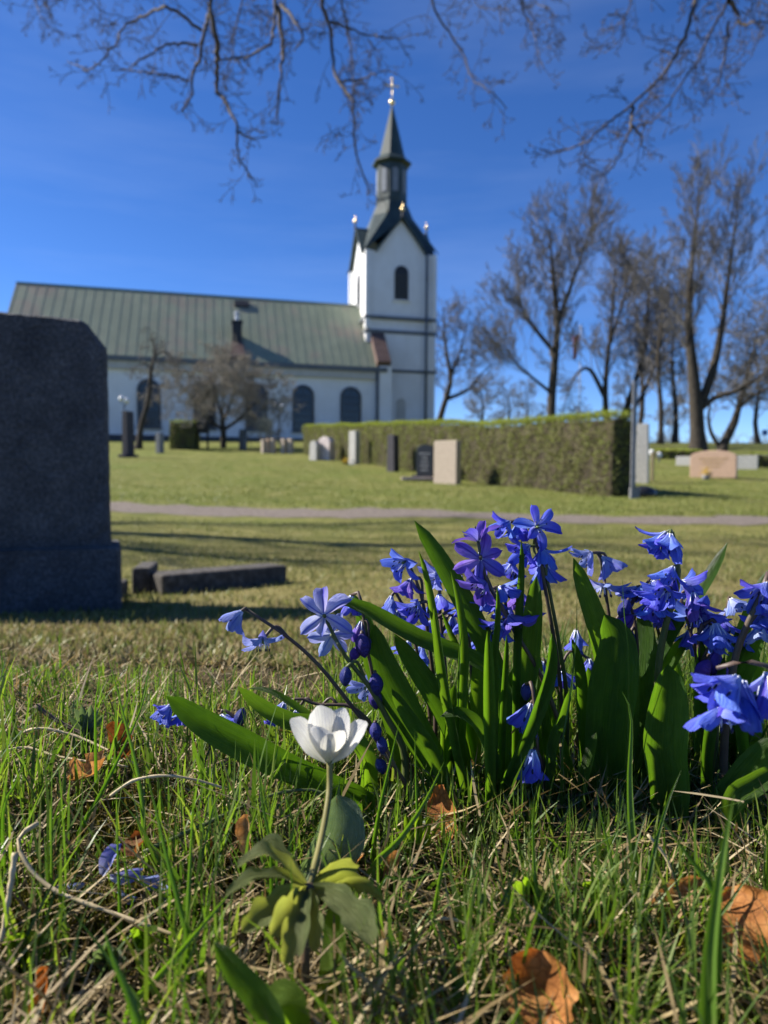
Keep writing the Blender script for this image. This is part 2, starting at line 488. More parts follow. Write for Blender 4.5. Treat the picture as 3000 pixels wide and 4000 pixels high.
# broach: square at eaves corners to octagon at lantern
def octa(r, z): return [tc + (CU * math.cos(R(22.5 + 45*i)) + CVv * math.sin(R(22.5 + 45*i))) * (r / math.cos(R(22.5))) + UP * z for i in range(8)]
rl = 1.05
br = MB()
q = [tc + CU*(TW/2 + .34)*a + CVv*(TD/2 + .34)*b_ + UP*(zE - .1) for a, b_ in ((1, 1), (-1, 1), (-1, -1), (1, -1))]
o8 = octa(rl + .05, zL); om = octa(rl + .42, zL - .95)
fs = []
kk = [tc + n_ * r_ + UP * (zA + .12) for n_, r_ in ((CVv, 1.95), (-CU, 1.75), (-CVv, 1.95), (CU, 1.75))]
vsx = q + om + o8 + kk
for i in range(4):
    a, b_ = 4 + 2*i, 4 + (2*i + 1) % 8
    fs.append((i, a, b_))
    c_ = 4 + (2*i + 2) % 8; fs += [(i, b_, 20 + i), ((i + 1) % 4, 20 + i, c_), (b_, c_, 20 + i)]
for i in range(8): fs.append((4 + i, 4 + (i+1) % 8, 12 + (i+1) % 8, 12 + i))
# octagon vertex order starts at 22.5 deg: pair (0,1) belongs to corner (1,1)
br.add(vsx, fs); br.build('broach', spire_m, church)
lan = MB(); lan.prism(octa(rl, zL - .02), UP * (zL1 - zL)); lantern = lan.build('lantern', spire_m, church)
for i in range(8):
    a = R(45 * i); n_ = CU * math.cos(a) + CVv * math.sin(a); s_ = n_.cross(UP)
    lo = MB(); cc = tc + n_ * (rl + .012)
    lo.prism([cc + s_ * s + UP * z for s, z in arch_poly(0, .22, zL + .75, zL1 - .5)], n_ * .03)
    lb = lo.build('lantern_louvre', noisy('pale_louvre_%d' % i, [(.3, (.16, .18, .21)), (.7, (.22, .24, .27))], 3, .7, 0) if i == 0 else bpy.data.materials['pale_louvre_0'], lantern)
    bb = MB(); bb.box(cc + UP * (zL + .3), (.8, .05, .08), (s_, n_, UP)); bb.build('lantern_moulding', spire_m, lantern)
cor = MB()
c0, c1, c2, c3 = octa(rl + .02, zL1 - .14), octa(rl + .30, zL1 + .02), octa(rl + .30, zL1 + .14), octa(rl - .16, zL1 + .55)
cor.add(c0 + c1 + c2 + c3, [(8*k + i, 8*k + (i+1) % 8, 8*k + 8 + (i+1) % 8, 8*k + 8 + i) for k in range(3) for i in range(8)])
cor.build('lantern_cornice', spire_m, church)
sp = MB(); s0 = octa(rl - .15, zL1 + .54); s1 = octa(.06, zS)
sp.add(s0 + s1, [(i, (i+1) % 8, 8 + (i+1) % 8, 8 + i) for i in range(8)] + [tuple(range(8, 16))]); spire = sp.build('spire', spire_m, church)
def finial(base, rball, hrod, cross):
    f = MB(); f.tube([base, base + UP * hrod], .035, 6); f.ell(base + UP * (rball + .12), (rball, rball, rball), 12, 8)
    if cross:
        f.box(base + UP * (hrod * .78), (.8, .07, .07), (CU, CVv, UP)); f.box(base + UP * hrod * .8, (.1, .1, hrod * .45), (CU, CVv, UP))
        for s in (-1, 1): f.ell(base + UP * (hrod * .78) + CU * .42 * s, (.1, .06, .1))
        f.ell(base + UP * (hrod + .04), (.1, .06, .12))
    return f.build('gilded_finial', gold_m, church, smooth=True)
finial(tc + UP * (zS - .05), .22, 1.95, True)
for v_ in (C(TW/2, -.3, zA + .1), C(TW/2, TD + .3, zA + .1), C(-.3, TD/2, zA + .1), C(TW + .3, TD/2, zA + .1)):
    st = MB(); st.lathe(v_, [(.09, 0), (.07, .38)], 6); st.build('finial_post', black_m, church)
    finial(v_ + UP * .3, .15, .7, False)
# --- nave
HV = 4.5                                   # half depth
vm = TD / 2 - .05
vf, vb = vm - HV, vm + HV
ul = -22.7; ur = .25
zR = zc(1202, 52.7); zW = zc(1428, 48.6)
nv = MB()
nv.prism([C(ul, vf, BASE - .6), C(ul, vb, BASE - .6), C(ul, vb, zW), C(ul, vm, zR - .25), C(ul, vf, zW)], CU * (ur - ul))
nv.build('nave_wall', plaster, church)
pl = MB(); pl.box(C((ul + ur)/2, vf - .04, BASE - .05), (ur - ul + .1, .12, 1.35), (CU, CVv, UP)); pl.build('plinth', noisy('plinth_stone', [(.3, (.05, .05, .055)), (.7, (.09, .09, .095))], 4, .9, .2), church)
# roof slabs
slope = Vector((0, 0, 0)) + (C(0, vf, zW) - C(0, vm, zR)); sl_n = slope.normalized()
ee = .45
rs = MB()
for sg, ve in ((1, vf), (-1, vb)):
    sv = (C(0, ve, zW) - C(0, vm, zR)); ln = sv.length; svn = sv.normalized()
    nr = CU.cross(svn) if sg == 1 else svn.cross(CU)
    if nr.z < 0: nr = -nr
    a = C(ul - .25, vm, zR); b_ = C(ur, vm, zR)
    rs.prism([a, b_, b_ + svn * (ln + ee), a + svn * (ln + ee)], nr * .1)
    if sg == 1: front = (a.copy(), svn.copy(), ln + ee, nr.copy())
nave_roof = rs.build('nave_roof', roof_m, church)
a, svn, ln, nr = front
nseam = 39
seam_mesh = None
for i in range(nseam):
    u = .12 + i * (ur - ul + .1) / nseam
    c = a + CU * u + svn * (ln / 2) + nr * .103
    if seam_mesh is None:
        sm = MB(); sm.box((0, 0, 0), (.035, ln - .02, .02), (CU, svn, nr)); seam_mesh = sm.mesh('roof_seam', seam_m)
    o = link(bpy.data.objects.new('roof_seam', seam_mesh), nave_roof); o.location = c - root_loc(nave_roof)
rg = MB(); rg.tube([C(ul - .25, vm, zR + .1), C(ur, vm, zR + .1)], .1, 6); rg.build('ridge_cap', seam_m, nave_roof)
# brown sheet-covered gable parapet beside the tower
gp = MB(); g0 = C(ur - .02, vm - .3, zR + .12)
gp.prism([g0 - nr*.55, g0 + svn*(ln - .3) - nr*.55, g0 + svn*(ln - .3) + nr*.24, g0 + nr*.24], CU * .95)
gp.build('gable_parapet', rust_m, church)
ge = MB(); ge.box(C((ur + .6), vf - .05, (BASE + zW) / 2), (.85, .5, zW - BASE - .1), (CU, CVv, UP)); ge.build('gable_buttress', plaster, church)
# eaves: gutter and cornice
gu = MB(); ey = a + svn * ln
gu.box(C((ul + ur)/2 + .1, vf - ee * .7, zW - .36), (ur - ul + 1.2, .22, .3), (CU, CVv, UP)); gu.build('gutter', trim_grey, church)
co = MB(); co.box(C((ul + ur)/2, vf - .12, zW - .72), (ur - ul, .26, .55), (CU, CVv, UP)); co.build('cornice', cornice_m, church)
# windows along the nave
def nave_window(px, wpx0, ztop, zbot, half):
    u, Y = ushow(px, vf)
    wd = thing_part = None
    m_ = MB(); pts = arch_poly(0, half, zbot, ztop)
    m_.prism([C(u + s, vf - .02, z) for s, z in pts], -CVv * .025)
    win = m_.build('window', glass_m, church)
    # surround
    fr = MB(); outer = arch_poly(0, half + .13, zbot - .05, ztop + .13, 12); inner = arch_poly(0, half - .03, zbot + .05, ztop - .03, 12)
    ov_ = [C(u + s, vf - .03, z) for s, z in outer] + [C(u + s, vf - .03, z) for s, z in inner]
    n = len(outer)
    ov2 = [p - CVv * .09 for p in ov_]
    fs_ = []
    for i in range(n):
        j = (i + 1) % n
        fs_ += [(2*n + i, 2*n + j, 3*n + j, 3*n + i), (i, j, 2*n + j, 2*n + i), (n + j, n + i, 3*n + i, 3*n + j)]
    fr.add(ov_ + ov2, fs_); fr.build('window_frame', frame_m, win)
    for k in (-1, 0, 1):
        mu = MB(); mu.box(C(u + k * half * .5, vf - .075, (zbot + ztop) / 2 - (.05 if k == 0 else .2)), (.05, .05, ztop - zbot - (.15 if k == 0 else .5)), (CU, CVv, UP)); mu.build('mullion', frame_m, win)
    nz = 6
    for k in range(1, nz):
        z = zbot + (ztop - zbot - half) * k / (nz - 1)
        mu = MB(); mu.box(C(u, vf - .072, z), (half * 1.92, .04, .045), (CU, CVv, UP)); mu.build('glazing_bar', frame_m, win)
    s_ = MB(); s_.box(C(u, vf - .1, zbot - .1), (half * 2 + .4, .25, .1), (CU, CVv, UP)); s_.build('sill', trim_grey, win)
zt, zb = zc(1518, 47.8), zc(1700, 47.8) + .25
for px in (165, 583, 800, 1001, 1184, 1369):
    nave_window(px, 0, zt, zb, .58)
# downpipes
def downpipe(u, v, z0, z1):
    d = MB(); d.tube([C(u, v, z0), C(u, v, z1)], .09, 8)
    for k in range(4): d.tube([C(u, v, z0 + (z1 - z0) * (k + .5) / 4 - .04), C(u, v, z0 + (z1 - z0) * (k + .5) / 4 + .04)], .12, 8)
    d.build('downpipe', pipe_m, church, smooth=True)
u_, _ = ushow(1472, vf - .25); downpipe(u_, vf - .32, 2.4, zW - .3)
u_, _ = ushow(1659, -.2); downpipe(u_, -.36, 2.6, zE - .1)
# chimney, roof hatch
u_, _ = ushow(926, vf + 1.2)
ch = MB(); cb = C(u_, vf + 1.15, zW + .3)
ch.box(cb + UP * .9, (.62, .62, 2.6), (CU, CVv, UP)); ch.box(cb + UP * 2.25, (.74, .74, .14), (CU, CVv, UP))
chim = ch.build('chimney', black_m, church)
cp = MB(); cp.lathe(cb + UP * 2.3, [(.14, 0), (.14, .45), (.2, .5), (.2, .58), (.02, .7)], 10); cp.build('chimney_cowl', plain('zinc', (.5, .5, .5), .4, .6), chim)
# lean-to dormer skirts in front of chimney
dk = MB(); dk.prism([C(u_ - .5, vf - .3, zW - .1), C(u_ + .5, vf - .3, zW - .1), C(u_ + .33, vf + 1, zW + 1.2), C(u_ - .33, vf + 1, zW + 1.2)], nr * .16); dk.build('chimney_flashing', rust_m, chim)
u_, _ = ushow(945, vm - .6)
rh = MB(); hb = a + CU * (u_ - ul + .25) + svn * .75 + nr * .25
rh.box(hb - nr * .09, (1.0, .6, .14), (CU, svn, nr)); rh.build('roof_hatch', black_m, church)

# ================================================================== HEDGES
def leaf_quads(Cn, Nn, size, rg, jit=.9):
    """randomly tilted rhombic leaves at points Cn with rough normals Nn"""
    n = len(Cn)
    N = Nn + rg.normal(0, jit, (n, 3)); N /= np.linalg.norm(N, axis=1, keepdims=True)
    T = np.cross(N, rg.normal(0, 1, (n, 3))); T /= np.linalg.norm(T, axis=1, keepdims=True)
    B = np.cross(N, T)
    s = size * rg.uniform(.6, 1.3, (n, 1))
    V = np.stack([Cn - T*s, Cn + B*s*.55 + N*s*.12, Cn + T*s, Cn - B*s*.55 + N*s*.12], 1)
    return V.reshape(-1, 3), np.arange(4*n).reshape(-1, 4)
hedge_leaf = leafy('hedge_leaf', [(.0, (.085, .072, .036)), (.3, (.14, .13, .052)), (.5, (.165, .185, .048)), (.8, (.21, .25, .05)), (1, (.30, .29, .13))], .3, None, .6, .2, True, .9, None, .55)
shoot_leaf = leafy('hedge_shoot', [(.0, (.20, .24, .03)), (.5, (.28, .34, .03)), (1, (.38, .42, .07))], .45, None, .5, .3)
twig_core = noisy('hedge_core', [(.3, (.025, .02, .013)), (.55, (.06, .048, .03)), (.75, (.085, .075, .035))], 9, .95, .8, .05, bscale=30)
bark_m = noisy('bark', [(.3, (.022, .018, .014)), (.55, (.055, .046, .036)), (.8, (.10, .088, .07))], 14, .95, .7, .03, sc3=(1, 1, .25), kind='Object')

def hedge_box(name, label, p0, p1, thick, hgt0, hgt1, leaf, dens, cat='hedge', greens=1.0, tops=None, loc=None):
    p0 = np.array(p0[:2]); p1 = np.array(p1[:2]); L = np.linalg.norm(p1 - p0); d = (p1 - p0) / L; nrm = np.array([d[1], -d[0]])
    base = loc or (p0[0], p0[1], tz(*p0))
    t = thing(name, label, cat, base)
    n = max(4, int(L / .35)); rows = []
    for i in range(n + 1):
        c = p0 + d * L * i / n; h = hgt0 + (hgt1 - hgt0) * i / n
        ring = []
        for (w, zf) in ((.5, 0), (.53, .35), (.52, .75), (.46, .97), (.0, 1.0), (-.46, .97), (-.52, .75), (-.53, .35), (-.5, 0)):
            jw = 1 + rnd.uniform(-.06, .06)
            q = c + nrm * thick * .9 * w * jw
            ring.append((q[0], q[1], tz(*c) - .03 + h * .965 * zf))
        rows.append(ring)
    V = np.array(rows); Q = grid_quads(n + 1, 9)
    core = np_obj('branch_core', V, Q, twig_core, t)
    # caps
    for k in (0, n):
        m_ = MB(); m_.add(rows[k], [tuple(range(9)) if k else tuple(range(9))[::-1]]); m_.build('branch_core', twig_core, t)
    rg = np.random.default_rng(int(L * 100) + 3)
    def surf(N, part):
        s = rg.uniform(0, 1, N); h = hgt0 + (hgt1 - hgt0) * s
        if part == 'end':
            s = np.where(rg.random(N) < .5, 0, 1.) ; h = hgt0 + (hgt1 - hgt0) * s
            w = rg.uniform(-.5, .5, N); z = rg.uniform(0, 1, N); nn = np.outer(np.where(s > .5, 1, -1), [d[0], d[1], 0]); off = rg.normal(0, .03, N)
            c = p0 + np.outer(s, d * L) + np.outer(w, nrm * thick) + (np.where(s > .5, 1, -1) * np.abs(off))[:, None] * d
        elif part == 'top':
            w = rg.uniform(-.52, .52, N); z = 1 + rg.normal(0, .022, N) + .012 * np.sin(s * L * 2.1) + .01 * np.sin(s * L * 5.3); nn = np.tile([0, 0, 1.], (N, 1)); c = p0 + np.outer(s, d * L) + np.outer(w, nrm * thick)
        else:
            sg = np.where(rg.random(N) < .62, part, -part); z = rg.uniform(0, 1, N)
            lump = .03 * np.sin(s * L * 5 + 2 * np.sin(z * 5)) + .02 * np.sin(s * L * 13 + z * 9)
            w = sg * (.5 + .04 * np.sin(z * 3) ) ; nn = np.outer(sg, [nrm[0], nrm[1], .1])
            c = p0 + np.outer(s, d * L) + np.outer(w, nrm * thick) + (sg * (lump + rg.normal(0, .025, N)))[:, None] * nrm
        zz = terrain(c[:, 0], c[:, 1]) * 1.0
        return np.column_stack([c, zz + h * z]), nn
    side = 1 if nrm @ (np.array([0, 0]) - (p0 + p1) / 2) > 0 else -1
    A = L * (hgt0 + hgt1) / 2
    c1, n1 = surf(int(A * dens * 1.6), side); c2, n2 = surf(int(thick * hgt0 * 2 * dens), 'end')
    hrel = (c1[:, 2] - terrain(c1[:, 0], c1[:, 1])) / hgt0
    V, Q = leaf_quads(np.vstack([c1, c2]), np.vstack([n1, n2]), leaf, rg)
    np_obj('foliage', V, Q, hedge_leaf, t)['kind'] = 'stuff'
    c3, n3 = surf(int(L * thick * dens * 1.5), 'top')
    c4, n4 = surf(int(A * dens * .55 * greens), side); zf = (c4[:, 2] - terrain(c4[:, 0], c4[:, 1])) / hgt0
    keep = rg.random(len(zf)) < np.clip(zf * 1.6 - .62, .06, 1) * (tops(c4) if tops else 1)
    V, Q = leaf_quads(np.vstack([c3, c4[keep]]), np.vstack([n3, n4[keep]]), leaf, rg)
    np_obj('new_shoots', V, Q, shoot_leaf, t)['kind'] = 'stuff'
    return t
H0, H1 = G(2440, 1968), G(1215, 1760)
h0p = P(2385, 1960, 11.3); h1p = P(1185, 1785, 31)
hv = np.array([h1p.x - h0p.x, h1p.y - h0p.y]); hv /= np.linalg.norm(hv); hn = np.array([-hv[1], hv[0]])
if hn @ np.array([1, 0]) < 0: hn = -hn
HTH = .42
hp0 = np.array([h0p.x, h0p.y]) + hn * HTH / 2 - np.array([.0, 0]); hp1 = np.array([h1p.x, h1p.y]) + hn * HTH / 2
hh0 = P(2410, 1612, 11.3).z - tz(*hp0); hh1 = P(1185, 1660, 31).z - tz(*hp1)
print('hedge heights', hh0, hh1, hp0, hp1)
hedge_box('clipped_hedge', 'long clipped brown-green hedge running from the metal post towards the church', hp0, hp1, HTH, hh0, hh1, .022, 1500, tops=lambda c: np.clip((c[:, 1] - 9) / 18, .25, 1))
# cube of topiary beside the bench rack, low hedge far right
def hedge_cube(px0, px1, ytop, ybot, Y, label, name='clipped_bush'):
    a = P(px0, ybot, Y); b_ = P(px1, ybot, Y); h = P(px0, ytop, Y).z - tz(a.x, Y)
    return hedge_box(name, label, (a.x, Y + .5), (b_.x, Y + .5), 1.0, h, h, .035, 420, 'bush')
hedge_cube(663, 758, 1646, 1739, 33.5, 'dark clipped cube-shaped bush in front of the church wall')
lh0, lh1 = P(2555, 1800, 29), P(2725, 1800, 29)
hedge_box('low_hedge', 'low yellow-green hedge behind the pale stones right of the tall post', (lh0.x, 29), (lh1.x, 29), 1.0, P(2600, 1758, 29).z - tz(lh0.x, 29), P(2700, 1758, 29).z - tz(lh1.x, 29), .05, 250)
db = P(2975, 1838, 22)
hedge_box('dark_bush', 'small dark bush at the right edge beside the pale wide stone', (db.x - .18, 22.4), (db.x + .5, 22.4), .5, .42, .40, .03, 500, 'bush')

# ================================================================== GRAVESTONES
def granite(name, c, c2, scale=60, rough=.75, bs=.35):
    return noisy(name, [(.3, tuple(x * .55 for x in c)), (.5, c), (.7, c2)], scale, rough, bs, .004, 6, bscale=scale * .6)
gr_dark = granite('dark_granite', (.055, .052, .060), (.095, .092, .105), 42, .9, .9)
gr_black = granite('black_granite', (.018, .019, .022), (.035, .036, .042), 60, .25, .1)
gr_beige = granite('beige_granite', (.44, .36, .28), (.54, .45, .36), 50)
gr_pale = granite('pale_granite', (.42, .41, .38), (.55, .54, .50), 40)
gr_pink = granite('pink_granite', (.50, .34, .24), (.60, .42, .31), 50)
gr_grey = granite('grey_granite', (.20, .20, .20), (.30, .30, .30), 40)
gold_ink = plain('gold_lettering', (.55, .38, .10), .45, .4)
grey_ink = plain('grey_lettering', (.40, .42, .44), .6)

def stone_profile(w, h, kind):
    hw = w / 2
    if kind == 'arch':
        return [(-hw, 0), (hw, 0), (hw, h * .78)] + [(hw * math.cos(a) , h * .78 + h * .22 * math.sin(a)) for a in np.linspace(.35, math.pi - .35, 9)] + [(-hw, h * .78)]
    if kind == 'round':
        return [(-hw, 0), (hw, 0), (hw, h * .86)] + [(hw * .97 * math.cos(a), h * .86 + h * .14 * math.sin(a)) for a in np.linspace(.2, math.pi - .2, 9)] + [(-hw, h * .86)]
    if kind == 'taper':
        return [(-hw, 0), (hw, 0), (hw * .82, h), (-hw * .82, h)]
    if kind == 'rough':
        return [(-hw, 0), (hw, 0), (hw * .95, h * .5), (hw * 1.02, h * .8), (hw * .6, h * .97), (-hw * .2, h), (-hw * .8, h * .9), (-hw * .9, h * .45)]
    return [(-hw, 0), (hw, 0), (hw, h), (-hw, h)]

def gravestone(label, px0, px1, ytop, ybot, Y, m, kind='flat', thick=.16, yaw=-45, plinth=0, group=None, ink=None, lines=0, name='gravestone', wmul=None):
    """front face turned by yaw about Z from facing the camera (negative = towards the left)"""
    a, b_ = P(px0, ybot, Y), P(px1, ybot, Y); top = P((px0 + px1) / 2, ytop, Y).z
    x = (a.x + b_.x) / 2; z0 = tz(x, Y); h = top - z0
    w = (b_.x - a.x) / max(.3, math.cos(R(yaw))) * (wmul or 1)
    t = thing(name, label, 'gravestone', (x, Y, z0), group)
    ax = Vector((math.cos(R(yaw)), math.sin(R(yaw)), 0)); n = Vector((math.sin(R(yaw)), -math.cos(R(yaw)), 0)); c = Vector((x, Y, z0 - .02))
    zb = 0
    if plinth:
        p = MB(); p.box(c + UP * plinth / 2, (w * 1.18, thick * 1.9, plinth), (ax, n, UP)); p.build('plinth', m, t, bevel=.012); zb = plinth
    p = MB(); p.prism([c + ax * u + UP * (v + zb) + n * thick / 2 for u, v in stone_profile(w, h - zb + .02, kind)], -n * thick)
    p.build('stone', m, t, bevel=.012)
    if ink:
        for k in range(lines):
            lw = w * (.6 if k == 0 else rnd.uniform(.3, .5)); q = MB()
            # a row of letter-like strokes
            u = -lw / 2
            while u < lw / 2:
                s = rnd.uniform(.018, .035) * w; hgt = h * .05
                q.box(c + ax * (u + s / 2) + UP * (zb + (h - zb) * (.72 - .14 * k)) + n * (thick / 2 + .004), (s * .55, .006, hgt * rnd.choice((.75, 1))), (ax, n, UP)); u += s * 1.5
            q.build('lettering', ink, t)['kind'] = 'stuff'
    return t
def hY(px, off=1.3):
    d = P(px, 1850, 1.0) - CAM; k = (h1p.x - h0p.x) / (h1p.y - h0p.y)
    return (h0p.x - k * h0p.y) / (d.x - k) - off
gravestone('upright beige gravestone standing at the near part of the hedge', 1706, 1789, 1722, 1857, hY(1780, 1.5), gr_beige, 'flat', .2, -38)
gravestone('black round-topped gravestone left of the beige one', 1638, 1700, 1737, 1842, hY(1690, 1.3), gr_black, 'round', .3, -30, .08, ink=grey_ink, lines=5)
gravestone('narrow dark gravestone in the middle of the hedge', 1520, 1550, 1699, 1818, hY(1540, 1.3), gr_dark, 'taper', .22, -40)
gravestone('tall narrow pale gravestone by the hedge with a small wreath', 1371, 1398, 1684, 1795, hY(1390, 1.3), gr_pale, 'flat', .22, -40)
gravestone('rough pinkish white gravestone at the far end of the hedge', 1250, 1300, 1706, 1780, hY(1290, 1.5), granite('pinkwhite_granite', (.55, .47, .45), (.68, .62, .60), 12), 'rough', .3, -35)
gravestone('low rough white gravestone left of the pinkish one', 1215, 1246, 1722, 1784, hY(1290, 1.6), gr_pale, 'rough', .25, -35)
for k, (x0, x1, yt, yb, mm, lb) in enumerate(((1024, 1036, 1716, 1750, gr_beige, 'leftmost of three tiny stones below the small pale shrub'), (1042, 1054, 1715, 1755, gr_pink, 'middle one of three tiny stones below the small pale shrub'), (1061, 1073, 1714, 1754, gr_beige, 'rightmost of three tiny stones below the small pale shrub'), (1101, 1116, 1714, 1754, gr_beige, 'left one of two tiny pale stones before the hedge end'), (1126, 1143, 1714, 1756, gr_beige, 'right one of two tiny pale stones before the hedge end'))):
    gravestone(lb, x0, x1, yt, yb, 31.5, mm, 'flat', .2, -35)
gravestone('tall dark pillar-like gravestone at left below the lamp', 488, 514, 1607, 1768, 27, gr_dark, 'taper', .4, -20, .12)
gravestone('small grey gravestone between leaning tree and cube bush', 615, 634, 1690, 1750, 31, gr_grey, 'round', .3, -20)
gravestone('low dark gravestone right of the spreading tree', 938, 960, 1678, 1740, 34, gr_black, 'taper', .3, -20)
gravestone('tall pale rough gravestone right of the metal post', 2487, 2530, 1656, 1852, 15.8, gr_pale, 'taper', .16, -30)
gravestone('low pale square gravestone below the tree trunk', 2651, 2708, 1783, 1828, 24, gr_pale, 'flat', .25, -35)
gravestone('broad pinkish brown arched gravestone with gilded lettering', 2716, 2855, 1760, 1876, 17.2, gr_pink, 'arch', .2, -33, ink=gold_ink, lines=3)
gravestone('wide pale gravestone right of the pinkish arched one', 2872, 2948, 1780, 1848, 21.5, gr_pale, 'flat', .22, -30)
gravestone('pale gravestone cut by the right edge of the picture', 2966, 3060, 1772, 1812, 27, gr_pale, 'flat', .22, -30)
gravestone('thin wooden grave marker beside the tall pale stone', 2543, 2553, 1765, 1848, 16.6, noisy('old_wood', [(.3, (.20, .16, .09)), (.7, (.30, .25, .15))], 20, .8, 0), 'flat', .06, -30, name='grave_marker')
# gravel bed in front of the black and beige stones
gb = P(1650, 1850, hY(1690, 1.8)); gb.z = tz(gb.x, gb.y); gbed = MB()
gbed.box((gb.x, gb.y, gb.z + .03), (.95, .5, .07)); o = gbed.build('grave_border', granite('pink_edging', (.45, .36, .33), (.56, .47, .44), 30), None, bevel=.01)
tag(o, 'low pinkish stone border in front of the black gravestone', 'grave border')
# pot with yellow flowers
fp = P(2757, 1866, 16.6); fp.z = tz(fp.x, fp.y)
pot = thing('flower_pot', 'grey pot with yellow flowers before the arched pink gravestone', 'flower pot', fp)
m_ = MB(); m_.lathe(fp, [(.05, 0), (.075, .02), (.085, .12), (.07, .125)], 10); m_.build('pot', gr_grey, pot, smooth=True)
V, Q = leaf_quads(np.array(fp) + [0, 0, .19] + rng.normal(0, .045, (130, 3)), np.tile([0, 0, 1.], (130, 1)), .02, rng)
np_obj('blossom', V, Q, leafy('yellow_petal', [(0, (.6, .38, .01)), (1, (.7, .5, .02))], .3), pot)
V, Q = leaf_quads(np.array(fp) + [.08, 0, .1] + rng.normal(0, .05, (120, 3)), np.tile([0, 0, 1.], (120, 1)), .02, rng)
np_obj('greenery', V, Q, leafy('pot_green', [(0, (.05, .05, .03)), (1, (.10, .10, .04))], .3), pot)
# wreath at the tall pale stone
wp = P(1374, 1790, hY(1390, 1.7)); wr = MB(); wc = Vector((wp.x, wp.y, tz(wp.x, wp.y) + .09))
wr.tube([wc + Vector((math.cos(a) * .075, 0, math.sin(a) * .075)) for a in np.linspace(0, 2*math.pi, 14)], .022, 6); o = wr.build('wreath', plain('white_wreath', (.6, .6, .6), .7), None, smooth=True)
tag(o, 'small white ring wreath leaning at the tall narrow pale gravestone', 'wreath')
yb_ = P(1350, 1780, hY(1390, 1.5)); yb_.z = tz(yb_.x, yb_.y)
yf = thing('yellow_flowers', 'clump of small yellow flowers left of the white wreath', 'flowers', yb_)
V, Q = leaf_quads(np.array(yb_) + [0, 0, .12] + rng.normal(0, .06, (160, 3)), np.tile([0, 0, 1.], (160, 1)), .022, rng); np_obj('blossom', V, Q, bpy.data.materials['yellow_petal'], yf)
V, Q = leaf_quads(np.array(yb_) + [0, 0, .06] + rng.normal(0, .05, (160, 3)), np.tile([0, 0, 1.], (160, 1)), .022, rng); np_obj('leaves', V, Q, bpy.data.materials['pot_green'], yf)
# white grave lantern dots right of the marker
for px, py, lb in ((2545, 1768, 'small white grave lamp left of the other, beside the wooden marker'), (2575, 1778, 'small white grave lamp standing in front of the low hedge')):
    q = P(px, py, 26); zt_ = tz(q.x, 26)
    g_ = thing('grave_lamp', lb, 'lamp', (q.x, 26, zt_), 'white grave lamps')
    m_ = MB(); m_.lathe((q.x, 26, zt_), [(.03, 0), (.03, q.z - zt_ - .08)], 8); m_.build('stand', gr_grey, g_)
    m_ = MB(); m_.lathe((q.x, 26, q.z - .08), [(.07, 0), (.09, .04), (.09, .14), (.04, .19)], 10); m_.build('lantern', plain('white_enamel', (.75, .75, .75), .4) if px == 2545 else bpy.data.materials['white_enamel'], g_)

# metal post at the hedge end with its footing
mp = P(2470, 1972, 10.75); mp.z = tz(mp.x, mp.y)
post = thing('metal_post', 'tall thin galvanised post at the near end of the hedge', 'post', mp)
pt = P(2474, 1485, 10.75)
galv = noisy('galvanised', [(.3, (.15, .155, .17)), (.7, (.26, .265, .28))], 9, .5, .1, metal=.5)
m_ = MB(); m_.box((mp.x, mp.y, (pt.z + mp.z) / 2), (.062, .045, pt.z - mp.z)); m_.box((mp.x + .02, mp.y + .03, (pt.z + mp.z) / 2 - .02), (.03, .06, pt.z - mp.z - .05)); m_.build('pole', galv, post)
m_ = MB(); m_.box((mp.x + .05, mp.y + .06, mp.z + .07), (.13, .10, .18)); m_.build('footing', gr_grey, post, bevel=.01)
ds = P(2555, 1958, 11.0); ds.z = tz(ds.x, ds.y)
bs_ = MB()  # solid black hump added in place of the hedge's shadow on the ground
for i in range(1):
    bs_.ell(ds + Vector((-.12, .15, .05)), (.22, .16, .13), 14, 8)
bo = bs_.build('shadow_hump', gr_black, None, smooth=True); tag(bo, 'low dark hump standing in for the hedge shadow beside the foot of the metal post', 'stone')

# lamp posts with twin globes
globe_m = plain('white_globe', (.8, .8, .8), .15)
for (gx_, gy_, base, Y, lb) in ((482, 1560, 1728, 38, 'black lamp post with two white globes left of the leaning tree'), (1086, 1586, 1742, 38, 'black lamp post with two white globes between the spreading tree and hedge')):
    b_ = P(gx_ + 4, base, Y); b_.z = tz(b_.x, Y); gz = P(gx_, gy_, Y).z
    t = thing('lamp_post', lb, 'lamp post', b_, 'churchyard lamps')
    m_ = MB(); m_.tube([b_, b_ + UP * .5, (b_.x, b_.y, gz - .25)], [.06, .04, .035], 8); m_.tube([(b_.x - .22, b_.y, gz - .12), (b_.x, b_.y, gz - .25), (b_.x + .22, b_.y, gz - .2)], .02, 6); m_.build('pole', black_m, t)
    for s, dz in ((-.14, .04), (.14, -.06)):
        q = MB(); q.ell((b_.x + s, b_.y, gz + dz), (.15, .15, .15), 14, 10); q.build('globe', globe_m, t, smooth=True)

# dark rack between cube bush and tree
ra = P(762, 1735, 34); rb = P(815, 1735, 34); z0 = tz(ra.x, 34)
rk = thing('tool_rack', 'dark wooden rack on two legs beside the cube-shaped bush', 'rack', ((ra.x + rb.x)/2, 34, z0))
zt1, zt0 = P(780, 1645, 34).z, P(780, 1692, 34).z
m_ = MB(); m_.box(((ra.x + rb.x)/2, 34, (zt0 + zt1)/2), (rb.x - ra.x, .3, zt1 - zt0)); m_.build('panel', plain('tarred_wood', (.025, .023, .022), .8), rk, bevel=.01)
for x in (ra.x + .04, rb.x - .04):
    m_ = MB(); m_.box((x, 34, (z0 + zt0)/2 - .02), (.08, .1, zt0 - z0 + .04)); m_.build('leg', bpy.data.materials['tarred_wood'], rk)

